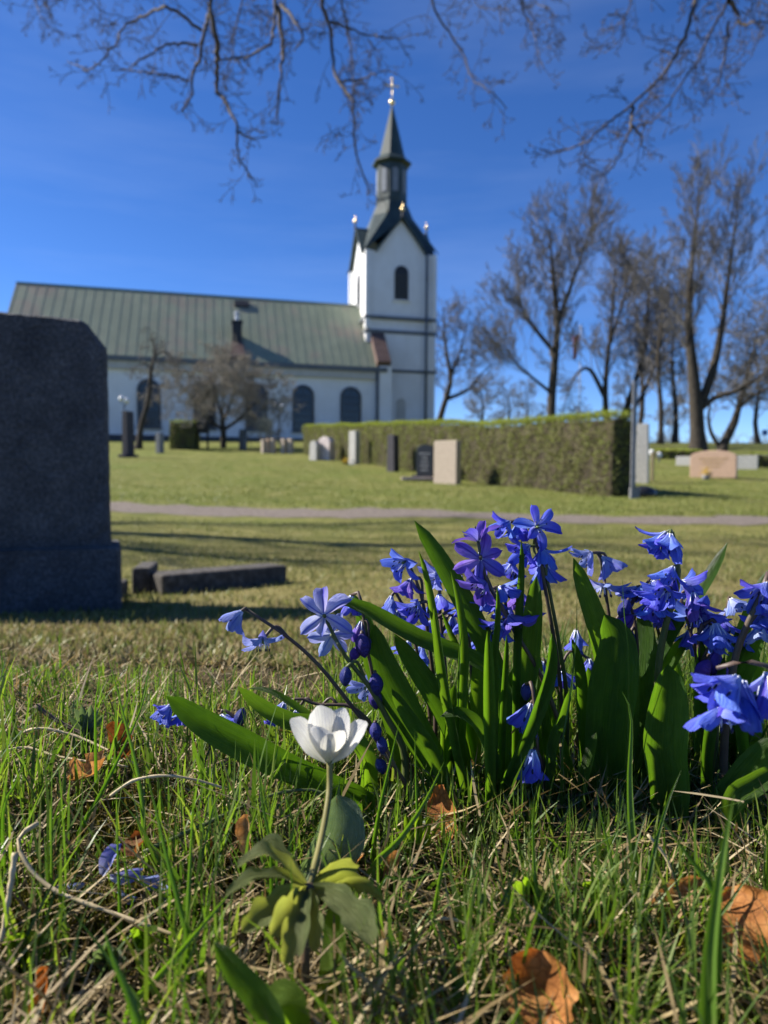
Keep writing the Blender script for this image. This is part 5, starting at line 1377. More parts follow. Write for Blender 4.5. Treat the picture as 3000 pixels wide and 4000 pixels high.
# 14. far left behind the lying leaf
make('small squill at far left peeping out behind the tip of the lying leaf', 700, .30, [
    ([(735, 2742, .30), (700, 2735, .30), (770, 2800, .30), (820, 2900, .30)], [(668, 2752, .299, (-.55, .8, .25), 55, .0105, 'blue'), (720, 2760, .301, (.0, .95, .2), 40, .0100, 'blue')], [], {}),
    ([(950, 2765, .305), (945, 2800, .305), (940, 2900, .305)], [(862, 2788, .307, (.6, .6, .2), 45, .0095, 'blue')], [(948, 2768, .304, (-.25, .95, .1), .0085)], {})], [])
# random inner leaves so that the clump is dense down to the soil
for i, (px0, Y) in enumerate(((1760, .30), (1860, .295), (1960, .29), (2060, .31), (2180, .30), (2280, .31), (2360, .31), (2460, .315), (2560, .31), (2680, .31), (2780, .305), (2900, .31), (2960, .30), (2730, .285), (2450, .285), (2150, .285))):
    r_ = random.Random(i); t = bpy.data.objects['squill_plant.%03d' % (3 + i % 6)]
    top = r_.uniform(2420, 2720); dx = r_.uniform(-110, 60)
    leaf('leaf', [(px0 + dx, top, Y), (px0 + dx * .6, (top + 3100) / 2 - 60, Y), (px0, 3050, Y)], px2m(r_.uniform(45, 90), Y), scilla_leaf, t, twist=r_.uniform(-45, 45), chan=.4)

for i in range(22):
    r_ = random.Random(900 + i); t = bpy.data.objects['squill_plant.%03d' % (2 + i % 7)]
    px0 = 1720 + i * 60 + r_.uniform(-25, 25); Y = r_.uniform(.262, .30); top = r_.uniform(2620, 2930); dx = r_.uniform(-90, 90)
    leaf('leaf', [(px0 + dx, top, Y), (px0 + dx * .45, (top + 3120) / 2, Y + .004), (px0, 3080, Y + .006)], px2m(r_.uniform(26, 58), Y), scilla_leaf, t, twist=r_.uniform(-50, 50), chan=.6)

# ------------------------------------------------------------------ anemone
white_petal = petal_mat('anemone_petal', (.80, .78, .62), (.82, .82, .80), (.78, .78, .74), .5, (1, .98, .92))
an = thing('wood_anemone', 'white cup-shaped wood anemone in front of the squill clump', 'flower', (P(1195, 3900, .163).x, .163, tz(P(1195, 3900, .163).x, .163)))
ast = noisy('anemone_stem', [(.3, (.13, .12, .035)), (.7, (.20, .18, .06))], 80, .6, 0)
leafst = [(1288, 2968, .205), (1287, 3080, .203), (1270, 3200, .195), (1240, 3340, .183), (1206, 3465, .172)]
q = MB(); W = [np.array(P(*p)) for p in leafst]; pts = spline(W, 18); q.tube([tuple(p) for p in pts], [.0009] * 18, 8); q.build('stem', ast, an, smooth=True)
q = MB(); W = [np.array(P(1206, 3465, .172)), np.array(P(1195, 3700, .166)), np.array([P(1190, 3900, .163).x, .163, -.004])]; pts = spline(W, 12); q.tube([tuple(p) for p in pts], [.0011] * 12, 8); q.build('stem', noisy('anemone_stem_brown', [(.3, (.08, .05, .03)), (.7, (.13, .09, .045))], 80, .6, 0), an, smooth=True)
def round_petal(name, curl, cup, wid, n=11, cr=7):
    V = []
    for i in range(n):
        s = i / (n - 1); w = wid / 2 * (.16 + .84 * math.sin(math.pi * .5 * min(1, s / .62)) ** 1.2) * (1 if s < .62 else math.sqrt(max(.0, 1 - ((s - .62) / .385) ** 2.3)))
        for j in range(cr):
            u = j / (cr - 1) * 2 - 1
            V.append((.18 * math.sin(min(1, s * 1.8) * 1.57) + curl * s ** 3 - cup * u * u * w * 1.6, u * w, s))
    return np_mesh(name, np.array(V), grid_quads(n, cr), True)
cm = MB(); cm.ell((0, 0, .12), (.13, .13, .13), 8, 6, 0)
for k in range(26):
    a = k * 2.4; r_ = .1 + .12 * ((k * .37) % 1); d = Vector((math.cos(a), math.sin(a), 0))
    cm.tube([d * .08 + UP * .1, d * r_ * 1.3 + UP * .42], .012, 4, 1); cm.ell(d * r_ * 1.3 + UP * .44, (.03, .03, .045), 5, 4, 1)
AC = cm.mesh('anemone_centre', [green_ov, plain('yellow_stamen', (.62, .46, .10), .6)], smooth=True)
fo = bpy.data.objects.new('flower', AC); link(fo, an)
fo.matrix_local = Matrix.Translation(P(1284, 2976, .205) - root_loc(an)) @ Matrix.Rotation(R(7), 4, 'X') @ Matrix.Scale(.0116, 4)
AP = [round_petal('anemone_petal_a', .08, .20, .62), round_petal('anemone_petal_b', .14, .14, .58), round_petal('anemone_petal_c', .02, .20, .62)]
for me in AP: me.materials.append(white_petal)
for k, (az, op, v, sc, sp) in enumerate(((-20, 25, 1, 1.36, 38), (52, 10, 0, 1.3, 0), (122, 9, 2, 1.36, 0), (202, 22, 1, 1.4, -38), (242, 8, 2, 1.2, 0), (298, 9, 0, 1.12, 0))):
    p = bpy.data.objects.new('petal', AP[v]); link(p, fo)
    p.matrix_local = Matrix.Rotation(R(az), 4, 'Z') @ Matrix.Translation((.06, 0, .0)) @ Matrix.Rotation(R(op), 4, 'Y') @ Matrix.Rotation(R(sp), 4, 'Z') @ Matrix.Scale(sc, 4)
HUB = (1206, 3468, .172)
for i, (pts_, w, tw_) in enumerate((
    ([(925, 3390, .168), (1020, 3330, .17), (1110, 3370, .171)], 52, 50), ([(980, 3340, .178), (1060, 3300, .178), (1130, 3380, .175)], 50, 30), ([(880, 3500, .166), (980, 3430, .168), (1100, 3420, .17)], 46, 40),
    ([(945, 3640, .158), (1040, 3560, .163), (1130, 3490, .168)], 78, 15), ([(1055, 3655, .155), (1110, 3570, .16), (1170, 3500, .168)], 84, -20), ([(1110, 3770, .152), (1140, 3650, .156), (1185, 3520, .165)], 70, -10),
    ([(1235, 3720, .153), (1228, 3620, .158), (1212, 3500, .168)], 60, 10), ([(1170, 3740, .150), (1185, 3660, .154), (1200, 3520, .164)], 46, 30),
    ([(1455, 3690, .156), (1400, 3590, .162), (1290, 3490, .169)], 96, -15), ([(1430, 3480, .178), (1360, 3420, .177), (1260, 3450, .174)], 60, 40), ([(1395, 3395, .186), (1320, 3390, .182), (1240, 3440, .176)], 66, 30), ([(1500, 3510, .172), (1400, 3440, .174), (1280, 3470, .172)], 40, 30))):
    leaf('leaf', pts_ + [HUB], px2m(w * 1.6, pts_[0][2]), anem_leaf, an, twist=tw_, chan=.35, prof='lobed', ground=False, wave=.15, n=30)
q = MB(); q.ell(P(*HUB), (.0018, .0015, .0012), 8, 6); q.build('node', bpy.data.materials['anemone_stem_brown'], an, smooth=True)

# ------------------------------------------------------------------ other leaves and weeds near the camera
def weed(label, name, specs, mat_, cat='weed'):
    p = P(*specs[0][0][-1]); t = thing(name, label, cat, (p.x, p.y, tz(p.x, p.y)))
    for pts_, w, kw in specs: leaf('leaf', pts_, px2m(w, pts_[0][2]), mat_, t, **kw)
    return t
weed('broad wrinkled grey-green leaf standing behind the anemone leaves', 'broad_leaf_weed', [([(1318, 3105, .228), (1325, 3220, .225), (1280, 3350, .222), (1210, 3450, .22)], 215, dict(twist=[15, 20, 10], chan=.35, prof='ovate', wave=.10, n=24, cross=9))], grey_leaf)
weed('bright green broad strap leaf at the bottom centre', 'strap_leaf_weed', [([(1300, 3530, .175), (1310, 3700, .17), (1290, 3850, .165), (1270, 4000, .16)], 105, dict(twist=-20, chan=.2)), ([(1040, 3890, .155), (1120, 3900, .15), (1150, 4050, .148)], 120, dict(twist=20))], weed_leaf)
weed('large blurred dark green strap leaf bottom left of the anemone', 'strap_leaf_weed', [([(835, 3680, .150), (905, 3800, .147), (1000, 3920, .145), (1060, 4060, .142)], 120, dict(twist=30, chan=.4))], scilla_leaf)
sp_ = []
for i, (dx, dy, w) in enumerate(((-75, -95, 34), (-40, -150, 36), (10, -165, 38), (55, -140, 34), (-80, -40, 30), (60, -70, 30), (-20, -60, 30))):
    sp_.append(([(1625 + dx, 3330 + dy, .24), (1625 + dx * .6, 3330 + dy * .45, .24), (1625, 3335, .24)], w, dict(twist=rnd.uniform(-30, 30), prof='lance')))
weed('fresh green sprout with paired leaves at the foot of the clump', 'sprout', sp_, weed_leaf)
sp_ = [([(340 + 70 * math.cos(a), 2830 - 60 * abs(math.sin(a)) - 20, .31), (340 + 35 * math.cos(a), 2835 - 35 * abs(math.sin(a)), .31), (340, 2870, .31)], 46, dict(twist=rnd.uniform(-50, 50), prof='ovate', wave=.2)) for a in np.linspace(.3, 2.9, 6)]
weed('small pale grey rosette among dry grass at left', 'pale_rosette', sp_, grey_leaf)
for lab, bx, by, Y, col_, n in (('small green rosette in the thatch below the clump', 2060, 3500, .205, weed_leaf, 6), ('bluish rosette of small leaves at the bottom left', 420, 3760, .185, grey_leaf, 6), ('small green rosette right of the bluish one', 560, 3680, .185, weed_leaf, 5), ('low green rosette in front of the big orange leaf', 2330, 3490, .205, weed_leaf, 5), ('bluish green serrated rosette right of the clump centre', 2250, 3500, .21, grey_leaf, 5), ('tiny green rosette at the left edge', 90, 3700, .185, weed_leaf, 5)):
    weed(lab, 'rosette', [([(bx + 85 * math.cos(a), by - 70 * abs(math.sin(a)) + 10, Y - .012 * math.sin(a)), (bx + 45 * math.cos(a), by - 45 * abs(math.sin(a)), Y), (bx, by + 30, Y)], 50, dict(twist=rnd.uniform(-60, 60), prof='ovate', wave=.15)) for a in np.linspace(.2, 2.9, n)], col_)

# fallen leaves
def dead_mat(name, stops, trans=.35):
    m, nt, b, out = newmat(name)
    c = coords(nt); n = noise(nt, c, 90, 6, .65)
    vo = nd(nt, 'ShaderNodeTexVoronoi', Scale=420, feature='DISTANCE_TO_EDGE'); nt.links.new(c, vo.inputs['Vector'])
    cc = ramp(nt, n, stops); cc = mixc(nt, .6, cc, ramp(nt, vo.outputs[0], [(0, (.45, .4, .35)), (.12, (1.05, 1.05, 1.05))]), 'MULTIPLY')
    nt.links.new(cc, b.inputs['Base Color']); b.inputs['Roughness'].default_value = .7; b.inputs['Specular IOR Level'].default_value = .3
    bump(nt, b, n, .6, .002)
    tr = nt.nodes.new('ShaderNodeBsdfTranslucent'); nt.links.new(mixc(nt, 1, cc, (1.5, 1.0, .5), 'MULTIPLY'), tr.inputs[0])
    mx = nt.nodes.new('ShaderNodeMixShader'); mx.inputs[0].default_value = trans
    nt.links.new(b.outputs[0], mx.inputs[1]); nt.links.new(tr.outputs[0], mx.inputs[2]); nt.links.new(mx.outputs[0], out.inputs[0])
    return m
dead_o = dead_mat('dead_leaf_orange', [(.3, (.22, .075, .018)), (.5, (.42, .17, .045)), (.7, (.58, .30, .11))])
dead_t = dead_mat('dead_leaf_tan', [(.3, (.22, .13, .06)), (.5, (.38, .25, .13)), (.7, (.52, .38, .23))])
dead_b = dead_mat('dead_leaf_brown', [(.3, (.07, .03, .012)), (.5, (.16, .07, .025)), (.7, (.26, .13, .05))])
def dead_leaf(label, px, py, Y, wpx, hpx, mat_, roll=0, tilt=60, curl=.5, seed=0, yaw=-35):
    """curled leaf; tilt 90 = standing upright facing the camera, 0 = flat on the ground"""
    c = P(px, py, Y); w, h = px2m(wpx, Y), px2m(hpx, Y); r_ = random.Random(seed)
    n, m = 13, 9; V = []
    ph = r_.uniform(0, 6)
    for i in range(n):
        s = i / (n - 1); wf = math.sin(math.pi * (.04 + .93 * s)) ** .65 * (1 + .12 * math.sin(s * 19 + ph))
        for j in range(m):
            u = j / (m - 1) * 2 - 1
            x = u * w / 2 * wf; y = (s - .5) * h
            z = curl * w * (.5 * u * u + .25 * math.sin(s * 4 + ph) + .12 * u * math.sin(s * 9 + ph)) - .3 * w * curl
            V.append(Vector((x, y, z)))
    M = Matrix.Rotation(R(yaw), 3, 'Z') @ Matrix.Rotation(R(tilt), 3, 'X') @ Matrix.Rotation(R(roll), 3, 'Z')
    V = [M @ v for v in V]
    lo = min(v.z for v in V); g = tz(c.x, c.y)
    if c.z + lo < g - .006: c.z = g - .004 - lo
    t = np_obj('fallen_leaf', np.array(V), grid_quads(n, m), mat_, None, smooth=True); t.location = c
    tag(t, label, 'fallen leaf', 'withered leaves in the grass')
dead_leaf('orange-brown withered leaf standing upright at the foot of the clump', 1728, 3250, .253, 150, 270, dead_o, 12, 82, .35, 1)
dead_leaf('big bright orange withered leaf at the right edge', 2925, 3600, .185, 290, 270, dead_o, 30, 56, .3, 2)
dead_leaf('folded brown withered leaf left of the big orange one', 2640, 3520, .205, 130, 260, dead_t, -35, 62, .8, 3)
dead_leaf('small tan withered leaf below the folded brown one', 2340, 3650, .19, 110, 110, dead_t, 20, 50, .6, 4)
dead_leaf('large blurred brown withered leaf at the bottom right of centre', 2110, 3870, .160, 300, 280, dead_o, 10, 55, .4, 5)
dead_leaf('tan pointed withered leaf left of the anemone', 960, 3260, .222, 80, 150, dead_t, 10, 75, .6, 6)
dead_leaf('brown veined withered leaf behind the tan pointed one', 880, 3290, .232, 130, 150, dead_b, -15, 65, .5, 7)
dead_leaf('pale tan withered scrap right of the anemone leaves', 1375, 3350, .225, 110, 90, dead_t, 40, 45, .7, 8)
dead_leaf('pale curled withered scrap at the foot of the sprout', 1510, 3400, .222, 90, 170, dead_t, -20, 60, .8, 9)
dead_leaf('dark brown crumpled withered leaf among dry grass at left', 470, 2890, .29, 130, 130, dead_b, 20, 60, .8, 10)
dead_leaf('light brown withered leaf lying in the straw at left', 335, 2990, .275, 160, 90, dead_t, 70, 30, .6, 11)
dead_leaf('upright orange withered leaf at the bottom left corner', 150, 3900, .165, 90, 260, dead_o, -8, 80, .6, 12)
dead_leaf('red-brown withered leaf in shade below the clump', 2160, 3600, .195, 120, 90, dead_b, 30, 40, .7, 13)
dead_leaf('brown withered scrap beside the fallen blue petals', 530, 3290, .225, 120, 100, dead_b, 30, 55, .6, 14)
# fallen scilla flowers at left
fb0 = P(430, 3440, .215); fw = thing('fallen_flower', 'wilted pale blue squill petals lying in the dry grass at left', 'flower', (fb0.x, .215, tz(fb0.x, .215)))
for i, (px, py, ax, L) in enumerate(((400, 3420, (.45, -.9, .1), .0118), (430, 3420, (.95, -.15, .2), .0100), (330, 3450, (-.9, -.1, .3), .0090), (300, 3480, (-.8, .1, .5), .0080), (540, 3420, (.9, -.1, .3), .0095), (360, 3500, (.3, .2, .9), .0085), (470, 3470, (.6, .1, .7), .0085), (270, 3490, (-.9, .15, .3), .0080), (600, 3450, (.8, .3, .4), .0085))):
    p = bpy.data.objects.new('petal', PMESH[i % 5]); link(p, fw); p.material_slots[0].link = 'OBJECT'; p.material_slots[0].material = PM['pale']
    p.matrix_local = Matrix.Translation(P(px, py, .215) - root_loc(fw)) @ axis_frame(ax, rnd.uniform(0, 360)).to_4x4() @ Matrix.Scale(L, 4)

# straw stalks and twigs that stand out singly
straw = noisy('straw', [(.3, (.30, .23, .12)), (.6, (.50, .41, .25)), (.8, (.62, .54, .37))], 120, .6, .2, .0005)
twig2 = noisy('dark_twig', [(.3, (.05, .035, .022)), (.7, (.13, .10, .07))], 90, .9, .5, .001)
def stalk(label, path, r, m, name='dry_stalk', cat='dry stalk', group='dry stalks in the grass'):
    W = [np.array(P(*p)) for p in path]; pts = np.array(spline(W, 20))
    q = MB(); q.tube([tuple(p) for p in pts], list(.68 * r * (1 + .18 * np.sin(np.arange(20) * 1.9)) * np.linspace(1, .7, 20)), 6)
    tag(q.build(name, m, None, smooth=True), label, cat, group)
stalk('pale curved straw looping from the left edge past the fallen petals', [(150, 3215, .205), (75, 3270, .203), (90, 3350, .20), (200, 3470, .196), (450, 3570, .192), (700, 3660, .188)], .0010, straw)
stalk('thick pale straw lying across the left edge', [(60, 3330, .185), (35, 3500, .18), (5, 3680, .175)], .0012, straw)
stalk('pale straw arching over the moss at left', [(430, 3110, .23), (520, 3050, .232), (640, 3030, .234), (760, 3045, .236), (880, 3080, .238)], .0008, straw)
stalk('dark weathered twig among the straw at left', [(140, 2755, .32), (200, 2800, .318), (270, 2840, .315), (380, 2900, .31)], .0016, twig2, 'dry_twig', 'twig')
stalk('bleached straw lying below the dark twig', [(90, 2860, .30), (160, 2845, .30), (280, 2870, .30), (400, 2920, .295), (540, 2990, .285)], .0010, straw)
stalk('second bleached straw lying left of the dark brown leaf', [(0, 2940, .285), (100, 2920, .29), (250, 2960, .285), (500, 2995, .28)], .0009, straw)
stalk('long green-grey stem lying behind the anemone at left', [(560, 3330, .22), (800, 3220, .232), (1050, 3110, .245), (1200, 3085, .25), (1290, 3110, .25)], .0012, stem_g)
stalk('pale jointed straw leaning at the bottom right of the anemone', [(1240, 3600, .18), (1290, 3780, .176), (1350, 3900, .172), (1400, 3980, .168)], .0008, straw)
stalk('brown arched straw at the bottom centre right', [(1630, 3640, .19), (1720, 3590, .19), (1820, 3610, .19), (1880, 3660, .19)], .0008, straw)
stalk('hooked pale straw below the clump', [(1900, 3700, .19), (1960, 3620, .19), (1990, 3640, .19), (2000, 3740, .185)], .0010, straw)
stalk('pale straw leaning under the folded brown leaf', [(2180, 3410, .22), (2260, 3430, .22), (2420, 3470, .215), (2500, 3490, .212)], .0008, straw)
stalk('thin orange straw curving before the folded brown leaf', [(2530, 3260, .215), (2600, 3350, .213), (2630, 3450, .21), (2630, 3600, .205)], .0007, straw)
stalk('pale jointed straw at the bottom left of centre', [(560, 3980, .16), (700, 3900, .165), (860, 3850, .17), (930, 3790, .172)], .0009, straw)

# ================================================================== GRASS
def blade_field(name, label, X, Y, h, w, lean, curl, mat_, rg, k=4, az=None, z0=None, cat='grass'):
    n = len(X); s = np.linspace(0, 1, k + 1)
    az = rg.uniform(0, 2*np.pi, n) if az is None else az
    D = np.stack([np.cos(az), np.sin(az), np.zeros(n)], 1); side_a = az + np.pi/2 + rg.normal(0, .5, n)
    Sd = np.stack([np.cos(side_a), np.sin(side_a), rg.normal(0, .15, n)], 1)
    B = np.stack([X, Y, (terrain(X, Y) if z0 is None else z0) - .002], 1)
    hor = lean[:, None] * s + curl[:, None] * s ** 2
    ver = s[None] * np.sqrt(np.clip(1 - lean[:, None] ** 2, .02, 1)) - .55 * curl[:, None] * np.abs(curl[:, None]) ** .3 * s ** 2.2
    pts = B[:, None] + h[:, None, None] * (D[:, None] * hor[:, :, None] + np.array([0, 0, 1.]) * ver[:, :, None])
    wf = np.where(s < .55, .8 + .2 * s / .55, 1 - ((s - .55) / .45) ** 1.6 * .94)
    off = Sd[:, None] * (w[:, None] * wf / 2)[:, :, None]
    V = np.stack([pts - off, pts + off], 2).reshape(-1, 3)
    i = np.arange(n * (k + 1) * 2).reshape(n, k + 1, 2)
    Q = np.stack([i[:, :-1, 0], i[:, :-1, 1], i[:, 1:, 1], i[:, 1:, 0]], -1).reshape(-1, 4)
    o = np_obj(name, V, Q, mat_, None, smooth=True); tag(o, label, cat, kind='stuff'); return o
green_m = leafy('grass_green', [(0, (.035, .065, .02)), (.3, (.065, .115, .022)), (.6, (.11, .18, .03)), (.8, (.17, .22, .05)), (1, (.27, .26, .10))], .45, (1.5, 1.7, .5), .4, .4, True, 40, None, .75)
dry_m = leafy('grass_dry', [(0, (.09, .06, .026)), (.4, (.22, .16, .07)), (.75, (.38, .30, .16)), (1, (.62, .53, .35))], .3, (1.1, 1.0, .7), .6, .3, True, 60, None, .8)
lawn_m = leafy('lawn_blades', [(0, (.09, .12, .022)), (.4, (.15, .18, .038)), (.65, (.23, .22, .075)), (1, (.36, .30, .16))], .35, None, .5, .3, True, .8, None, .55)
moss_m = leafy('moss', [(0, (.07, .07, .01)), (.5, (.15, .14, .02)), (1, (.24, .21, .035))], .3, None, .8, .1)
def clump_noise(x, y, f, sd):
    return .5 + .25 * (np.sin(x * f + sd) * np.cos(y * f * 1.13 + sd * 2)) + .25 * np.sin((x + y) * f * .61 + sd * 3)
def near_xy(n, rg, y0, y1, pw, ex=.10):
    u = rg.random(n); Y = (y0 ** (1 - pw) + u * (y1 ** (1 - pw) - y0 ** (1 - pw))) ** (1 / (1 - pw))
    X = rg.uniform(-1, 1, n) * (.60 * Y + ex); return X, Y
rg = np.random.default_rng(42)
CLEAR = [(2925, .195, 150), (2640, .205, 90), (2110, .165, 140), (1728, .253, 80), (960, .222, 80), (150, .165, 70), (430, .215, 190), (1290, .225, 110), (470, .29, 80), (335, .275, 90), (1195, .18, 120)]
def clear(X, Y, g):
    k = np.ones(len(X), bool); px = 1500 + X / np.maximum(Y, .01) * F
    for cpx, cy, hw in CLEAR: k &= ~((np.abs(px - cpx) < hw) & (Y < cy + .004) & (Y > cy - .075) & (g.random(len(X)) < .8))
    return k
def cap(x, y, g): return np.clip(.135 - .255 * y - terrain(x, y), .007, 1) * g.uniform(.5, 1.05, len(x))
# dry thatch
n = 27000; X, Y = near_xy(n, rg, .10, .60, 1.2, .12); kk = clear(X, Y, rg) | (rg.random(n) < .35); X, Y = X[kk], Y[kk]; n = len(X)
hh = np.minimum(rg.uniform(.010, .036, n), np.where(Y > .42, .010, 1) * rg.uniform(.5, 1.1, n))
blade_field('dry_thatch', 'pale dry grass thatch covering the ground', X, Y, hh, rg.uniform(.0005, .0013, n), np.clip(rg.normal(.93, .13, n), .1, .995), rg.normal(.05, .2, n), dry_m, rg, 3, z0=terrain(X, Y) + rg.exponential(.0035, n))
# short live grass
n = 34000; X, Y = near_xy(n, rg, .10, .9, 1.15, .14)
keep = clear(X, Y, rg) & (rg.random(n) < np.clip((clump_noise(X, Y, 34, 1.0) * 1.2 + .0 + .3 * (X > .02)) * np.where(Y < .19, .45, 1), .08, 1)); X, Y = X[keep], Y[keep]; n = len(X)
blade_field('short_grass', 'short green grass growing through the thatch', X, Y, np.minimum(rg.uniform(.012, .042, n), cap(X, Y, rg)) * np.where((X > -.03) & (Y > .20) & (Y < .31), .6, 1), rg.uniform(.0005, .0012, n), np.clip(rg.normal(.22, .2, n), 0, .85), rg.normal(.15, .25, n), green_m, rg, 4)
# longer green blades
n = 2600; X, Y = near_xy(n, rg, .15, .50, 1.02, .06)
keep = clear(X, Y, rg) & (rg.random(n) < np.clip(clump_noise(X, Y, 22, 2.2) * 1.3 - .1 + .2 * (X > .0), .1, 1)); X, Y = X[keep], Y[keep]; n = len(X)
blade_field('tall_grass', 'taller green grass blades rising among the flowers', X, Y, np.minimum(rg.uniform(.030, .058, n) * np.clip(1.1 - .3 * (Y < .2), .6, 1.2) * np.where((X > -.03) & (Y > .2) & (Y < .31), .5, .8), cap(X, Y, rg) * 1.25), rg.uniform(.0007, .0017, n), np.clip(rg.normal(.22, .18, n), 0, .8), rg.normal(.12, .2, n), green_m, rg, 6)
# dense fine grass in and behind the clump
n = 6500; X = rg.uniform(-.03, .24, n); Y = rg.uniform(.235, .44, n)
blade_field('clump_grass', 'fine dark green grass growing between the squill leaves', X, Y, rg.uniform(.015, .05, n) * np.where(Y < .3, .6, 1), rg.uniform(.0005, .0011, n), np.clip(rg.normal(.25, .2, n), 0, .8), rg.normal(.15, .25, n), green_m, rg, 5)
# moss cushions
cs = [(P(700, 3150, .24), .018, 2600), (P(1480, 3060, .30), .012, 900), (P(2060, 3760, .175), .02, 1500), (P(2700, 3760, .18), .02, 1500), (P(600, 3060, .265), .02, 1600), (P(250, 3500, .205), .02, 1500)]
for i, (c, r_, n) in enumerate(cs):
    x = c.x + rg.normal(0, r_, n); y = c.y + rg.normal(0, r_ * .7, n); d2 = ((x - c.x) ** 2 + (y - c.y) ** 2) / r_ ** 2
    o = blade_field('moss', ('yellow-green moss cushion left of the lying leaf', 'moss patch under the lying squill stem', 'moss patch at the bottom right of centre', 'moss patch near the big orange leaf', 'moss patch behind the left moss cushion', 'moss patch beside the fallen petals')[i], x, y, np.full(n, .006), rg.uniform(.0006, .0012, n), np.clip(rg.normal(.4, .3, n), 0, .9), rg.normal(0, .4, n), moss_m, rg, 2, z0=terrain(x, y) + .008 * np.exp(-d2 * .7) * rg.uniform(.3, 1, n), cat='moss')
# single blades that stand out in the photograph
hero = [  # px path tip->base (Y), width px
    ([(418, 2545, .245), (480, 2790, .24), (540, 3050, .235), (560, 3280, .23)], 17), ([(585, 2570, .25), (560, 2740, .247), (480, 2930, .243), (380, 3130, .24), (310, 3260, .238)], 16),
    ([(398, 2580, .27), (380, 2700, .27), (370, 2790, .27)], 13), ([(563, 2990, .185), (610, 3160, .182), (650, 3330, .18), (720, 3600, .176), (735, 3660, .175)], 24), ([(455, 3070, .20), (460, 3300, .198), (470, 3600, .192)], 14),
    ([(205, 2960, .215), (203, 3100, .213), (203, 3500, .205)], 11), ([(118, 2930, .22), (60, 3060, .218), (10, 3180, .216)], 17), ([(1005, 2848, .205), (1010, 2960, .205), (1025, 3130, .203), (1060, 3330, .2)], 15),
    ([(1560, 2820, .24), (1520, 2990, .238), (1480, 3170, .236), (1455, 3330, .234)], 17), ([(1735, 2975, .225), (1660, 3130, .222), (1560, 3280, .22), (1450, 3400, .218)], 26), ([(1620, 2850, .245), (1625, 3050, .243), (1632, 3250, .24)], 14),
    ([(2430, 2700, .235), (2465, 2800, .232), (2458, 3050, .228), (2470, 3300, .222), (2500, 3500, .218)], 26), ([(2660, 3010, .21), (2610, 3130, .208), (2560, 3300, .205), (2520, 3520, .20)], 20),
    ([(2868, 3100, .150), (2840, 3250, .150), (2810, 3450, .148), (2780, 3700, .147), (2770, 4000, .145)], 62), ([(2545, 3140, .165), (2640, 3280, .163), (2740, 3420, .162), (2800, 3520, .16)], 34), ([(2330, 3080, .215), (2350, 3200, .213), (2390, 3400, .21)], 16),
    ([(400, 3610, .150), (440, 3750, .148), (500, 3900, .146), (530, 4030, .144)], 50), ([(280, 3560, .165), (380, 3680, .163), (470, 3810, .16), (560, 3960, .156)], 24), ([(940, 3440, .17), (820, 3580, .168), (640, 3790, .165), (500, 3950, .162)], 30),
    ([(905, 2960, .23), (870, 3080, .228), (820, 3200, .226)], 9), ([(760, 3050, .19), (745, 3300, .188), (730, 3600, .182)], 20), ([(310, 2640, .33), (300, 2800, .33), (290, 2900, .33)], 8), ([(2220, 2410, .30), (2195, 2520, .30), (2180, 2700, .30)], 8), ([(2255, 2280, .27), (2250, 2500, .268), (2225, 2750, .265), (2200, 2900, .262)], 9),
    ([(2430, 2245, .27), (2440, 2420, .27), (2455, 2600, .27)], 9), ([(1820, 2370, .27), (1800, 2500, .27), (1790, 2650, .27)], 9), ([(2440, 3080, .235), (2400, 3270, .23), (2300, 3420, .226)], 11), ([(2220, 3080, .225), (2225, 3230, .222), (2200, 3500, .218)], 12), ([(2510, 3170, .20), (2400, 3260, .20), (2260, 3380, .2)], 10),
    ([(1820, 3390, .20), (1720, 3400, .20), (1600, 3440, .2), (1490, 3450, .2)], 14), ([(1910, 3310, .21), (1850, 3420, .208), (1800, 3550, .205), (1780, 3650, .2)], 16), ([(1790, 3190, .205), (1740, 3330, .203), (1690, 3600, .198)], 20), ([(2005, 3050, .235), (2010, 3200, .232), (2040, 3400, .228)], 10),
    ([(2080, 3140, .2), (2085, 3350, .198), (2110, 3700, .19)], 22), ([(2140, 3290, .19), (2170, 3450, .187), (2200, 3700, .182)], 22), ([(2960, 3370, .19), (2870, 3500, .188), (2780, 3650, .185)], 18), ([(2900, 3130, .20), (2960, 3220, .2), (3010, 3300, .2)], 20), ([(2760, 3170, .215), (2900, 3130, .213), (3000, 3100, .212)], 9),
    ([(1340, 3000, .25), (1290, 3200, .248), (1240, 3450, .245)], 9), ([(1230, 3020, .22), (1180, 3140, .22), (1140, 3280, .218)], 8), ([(1080, 2960, .225), (1110, 3080, .223), (1150, 3260, .22)], 8), ([(650, 2760, .33), (700, 2900, .33), (720, 3050, .33)], 8), ([(690, 2490, .42), (720, 2620, .42), (740, 2740, .42)], 9), ([(230, 2480, .45), (235, 2600, .45), (240, 2700, .45)], 10)]
hm = leafy('hero_blade', [(0, (.04, .09, .015)), (.5, (.075, .15, .02)), (1, (.12, .20, .035))], .48, (1.6, 1.8, .45), .38, .45, False, 40, None, .75)
tufts = [(100, 3100, 'few bright grass blades at the left edge'), (480, 2900, 'crossing long grass blades in front of the dry straw at left'), (650, 3350, 'long grass blades rising beside the fallen blue petals'), (450, 3850, 'blurred broad grass blades at the bottom left'), (1000, 3050, 'upright grass blades in front of the lying squill leaf'), (1500, 3100, 'slanting grass blades at the left foot of the squill clump'), (1750, 3450, 'grass blades arching over the ground below the clump'), (2150, 3350, 'grass blades in the shade below the middle of the clump'), (2450, 3150, 'long grass blades before the two broadest squill leaves'), (2800, 3400, 'blurred wide grass blades near the right edge'), (2250, 2550, 'thin grass blades rising high between the squill stems'), (300, 2600, 'thin grass blades standing against the lawn at left')]
members = {}
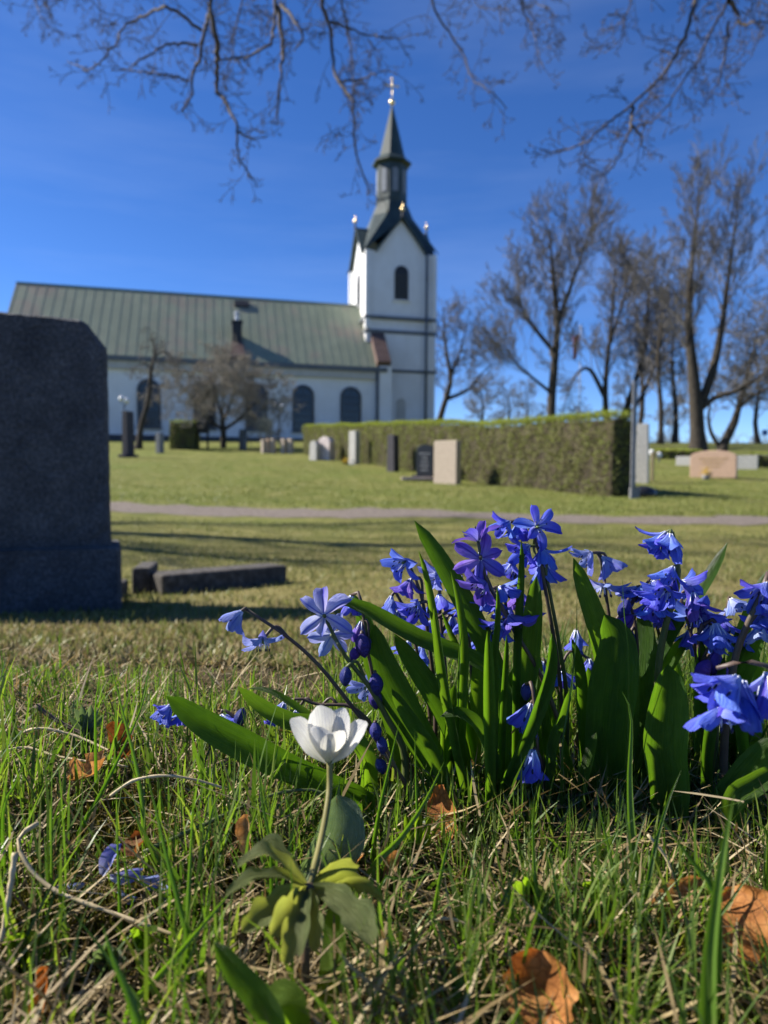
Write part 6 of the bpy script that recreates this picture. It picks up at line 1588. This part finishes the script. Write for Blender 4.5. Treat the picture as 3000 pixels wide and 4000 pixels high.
for pts_, w in hero:
    c = pts_[len(pts_) // 2]; k = min(range(len(tufts)), key=lambda i: (tufts[i][0] - c[0]) ** 2 + (tufts[i][1] - c[1]) ** 2)
    members.setdefault(k, []).append((pts_, w))
for k, lst in members.items():
    p = P(*lst[0][0][-1]); t = thing('grass_tuft', tufts[k][2], 'grass', (p.x, p.y, tz(p.x, p.y)), 'long single grass blades')
    for pts_, w in lst:
        leaf('blade', pts_, px2m(w * 1.3, pts_[0][2]), hm, t, twist=rnd.uniform(-30, 30), chan=.6, prof='grass', n=14, cross=5)
# lawn between the flowers and the path, then thinner to the hedge
n = 125000; X, Y = near_xy(n, rg, .5, 7.5, 1.3, .6)
na_, nb_ = PATH[0], PATH[1]
keep = Y < (na_.y + (nb_.y - na_.y) * (X - na_.x) / (nb_.x - na_.x)) - .03; X, Y = X[keep], Y[keep]; n = len(X)
dk = rg.random(n) < np.clip((3.2 - Y) / 2.4, 0, .75)
blade_field('mossy_lawn', 'brownish mossy lawn right behind the foreground grass', X[dk], Y[dk], rg.uniform(.006, .016, dk.sum()), rg.uniform(.0012, .003, dk.sum()) * (1 + .4 * np.sqrt(Y[dk])), np.clip(rg.normal(.75, .2, dk.sum()), 0, .97), rg.normal(.1, .3, dk.sum()), leafy('mossy_blades', [(0, (.10, .085, .03)), (.4, (.19, .155, .06)), (.7, (.27, .21, .10)), (1, (.36, .29, .17))], .3, None, .6, .2, True, 1.5, None, .55), rg, 2)
X, Y = X[~dk], Y[~dk]; n = len(X)
blade_field('near_lawn', 'patchy green and straw coloured lawn before the path', X, Y, rg.uniform(.007, .019, n) * (1 + .35 * np.sqrt(Y)) * (.45 + 1.1 * clump_noise(X, Y, 7, .7) * clump_noise(X, Y, 23, 2.7) * 1.6), rg.uniform(.0012, .003, n) * (1 + .5 * np.sqrt(Y)), np.clip(rg.normal(.45, .25, n), 0, .95), rg.normal(.1, .3, n), lawn_m, rg, 2)
n = 60000; X, Y = near_xy(n, rg, 6.5, 26, .8, 1.5)
fa_, fb2 = PATH[2], PATH[3]
keep = (Y > (fa_.y + (fb2.y - fa_.y) * (X - fa_.x) / (fb2.x - fa_.x)) + .03); X, Y = X[keep], Y[keep]; n = len(X)
far_m = leafy('far_lawn_blades', [(0, (.11, .145, .025)), (.5, (.17, .20, .04)), (1, (.25, .24, .08))], .35, None, .5, .3, True, .5, None, .5)
blade_field('far_lawn', 'greener mown lawn between the path and the church', X, Y, rg.uniform(.03, .055, n), rg.uniform(.006, .012, n), np.clip(rg.normal(.5, .25, n), 0, .95), rg.normal(.1, .3, n), far_m, rg, 2)
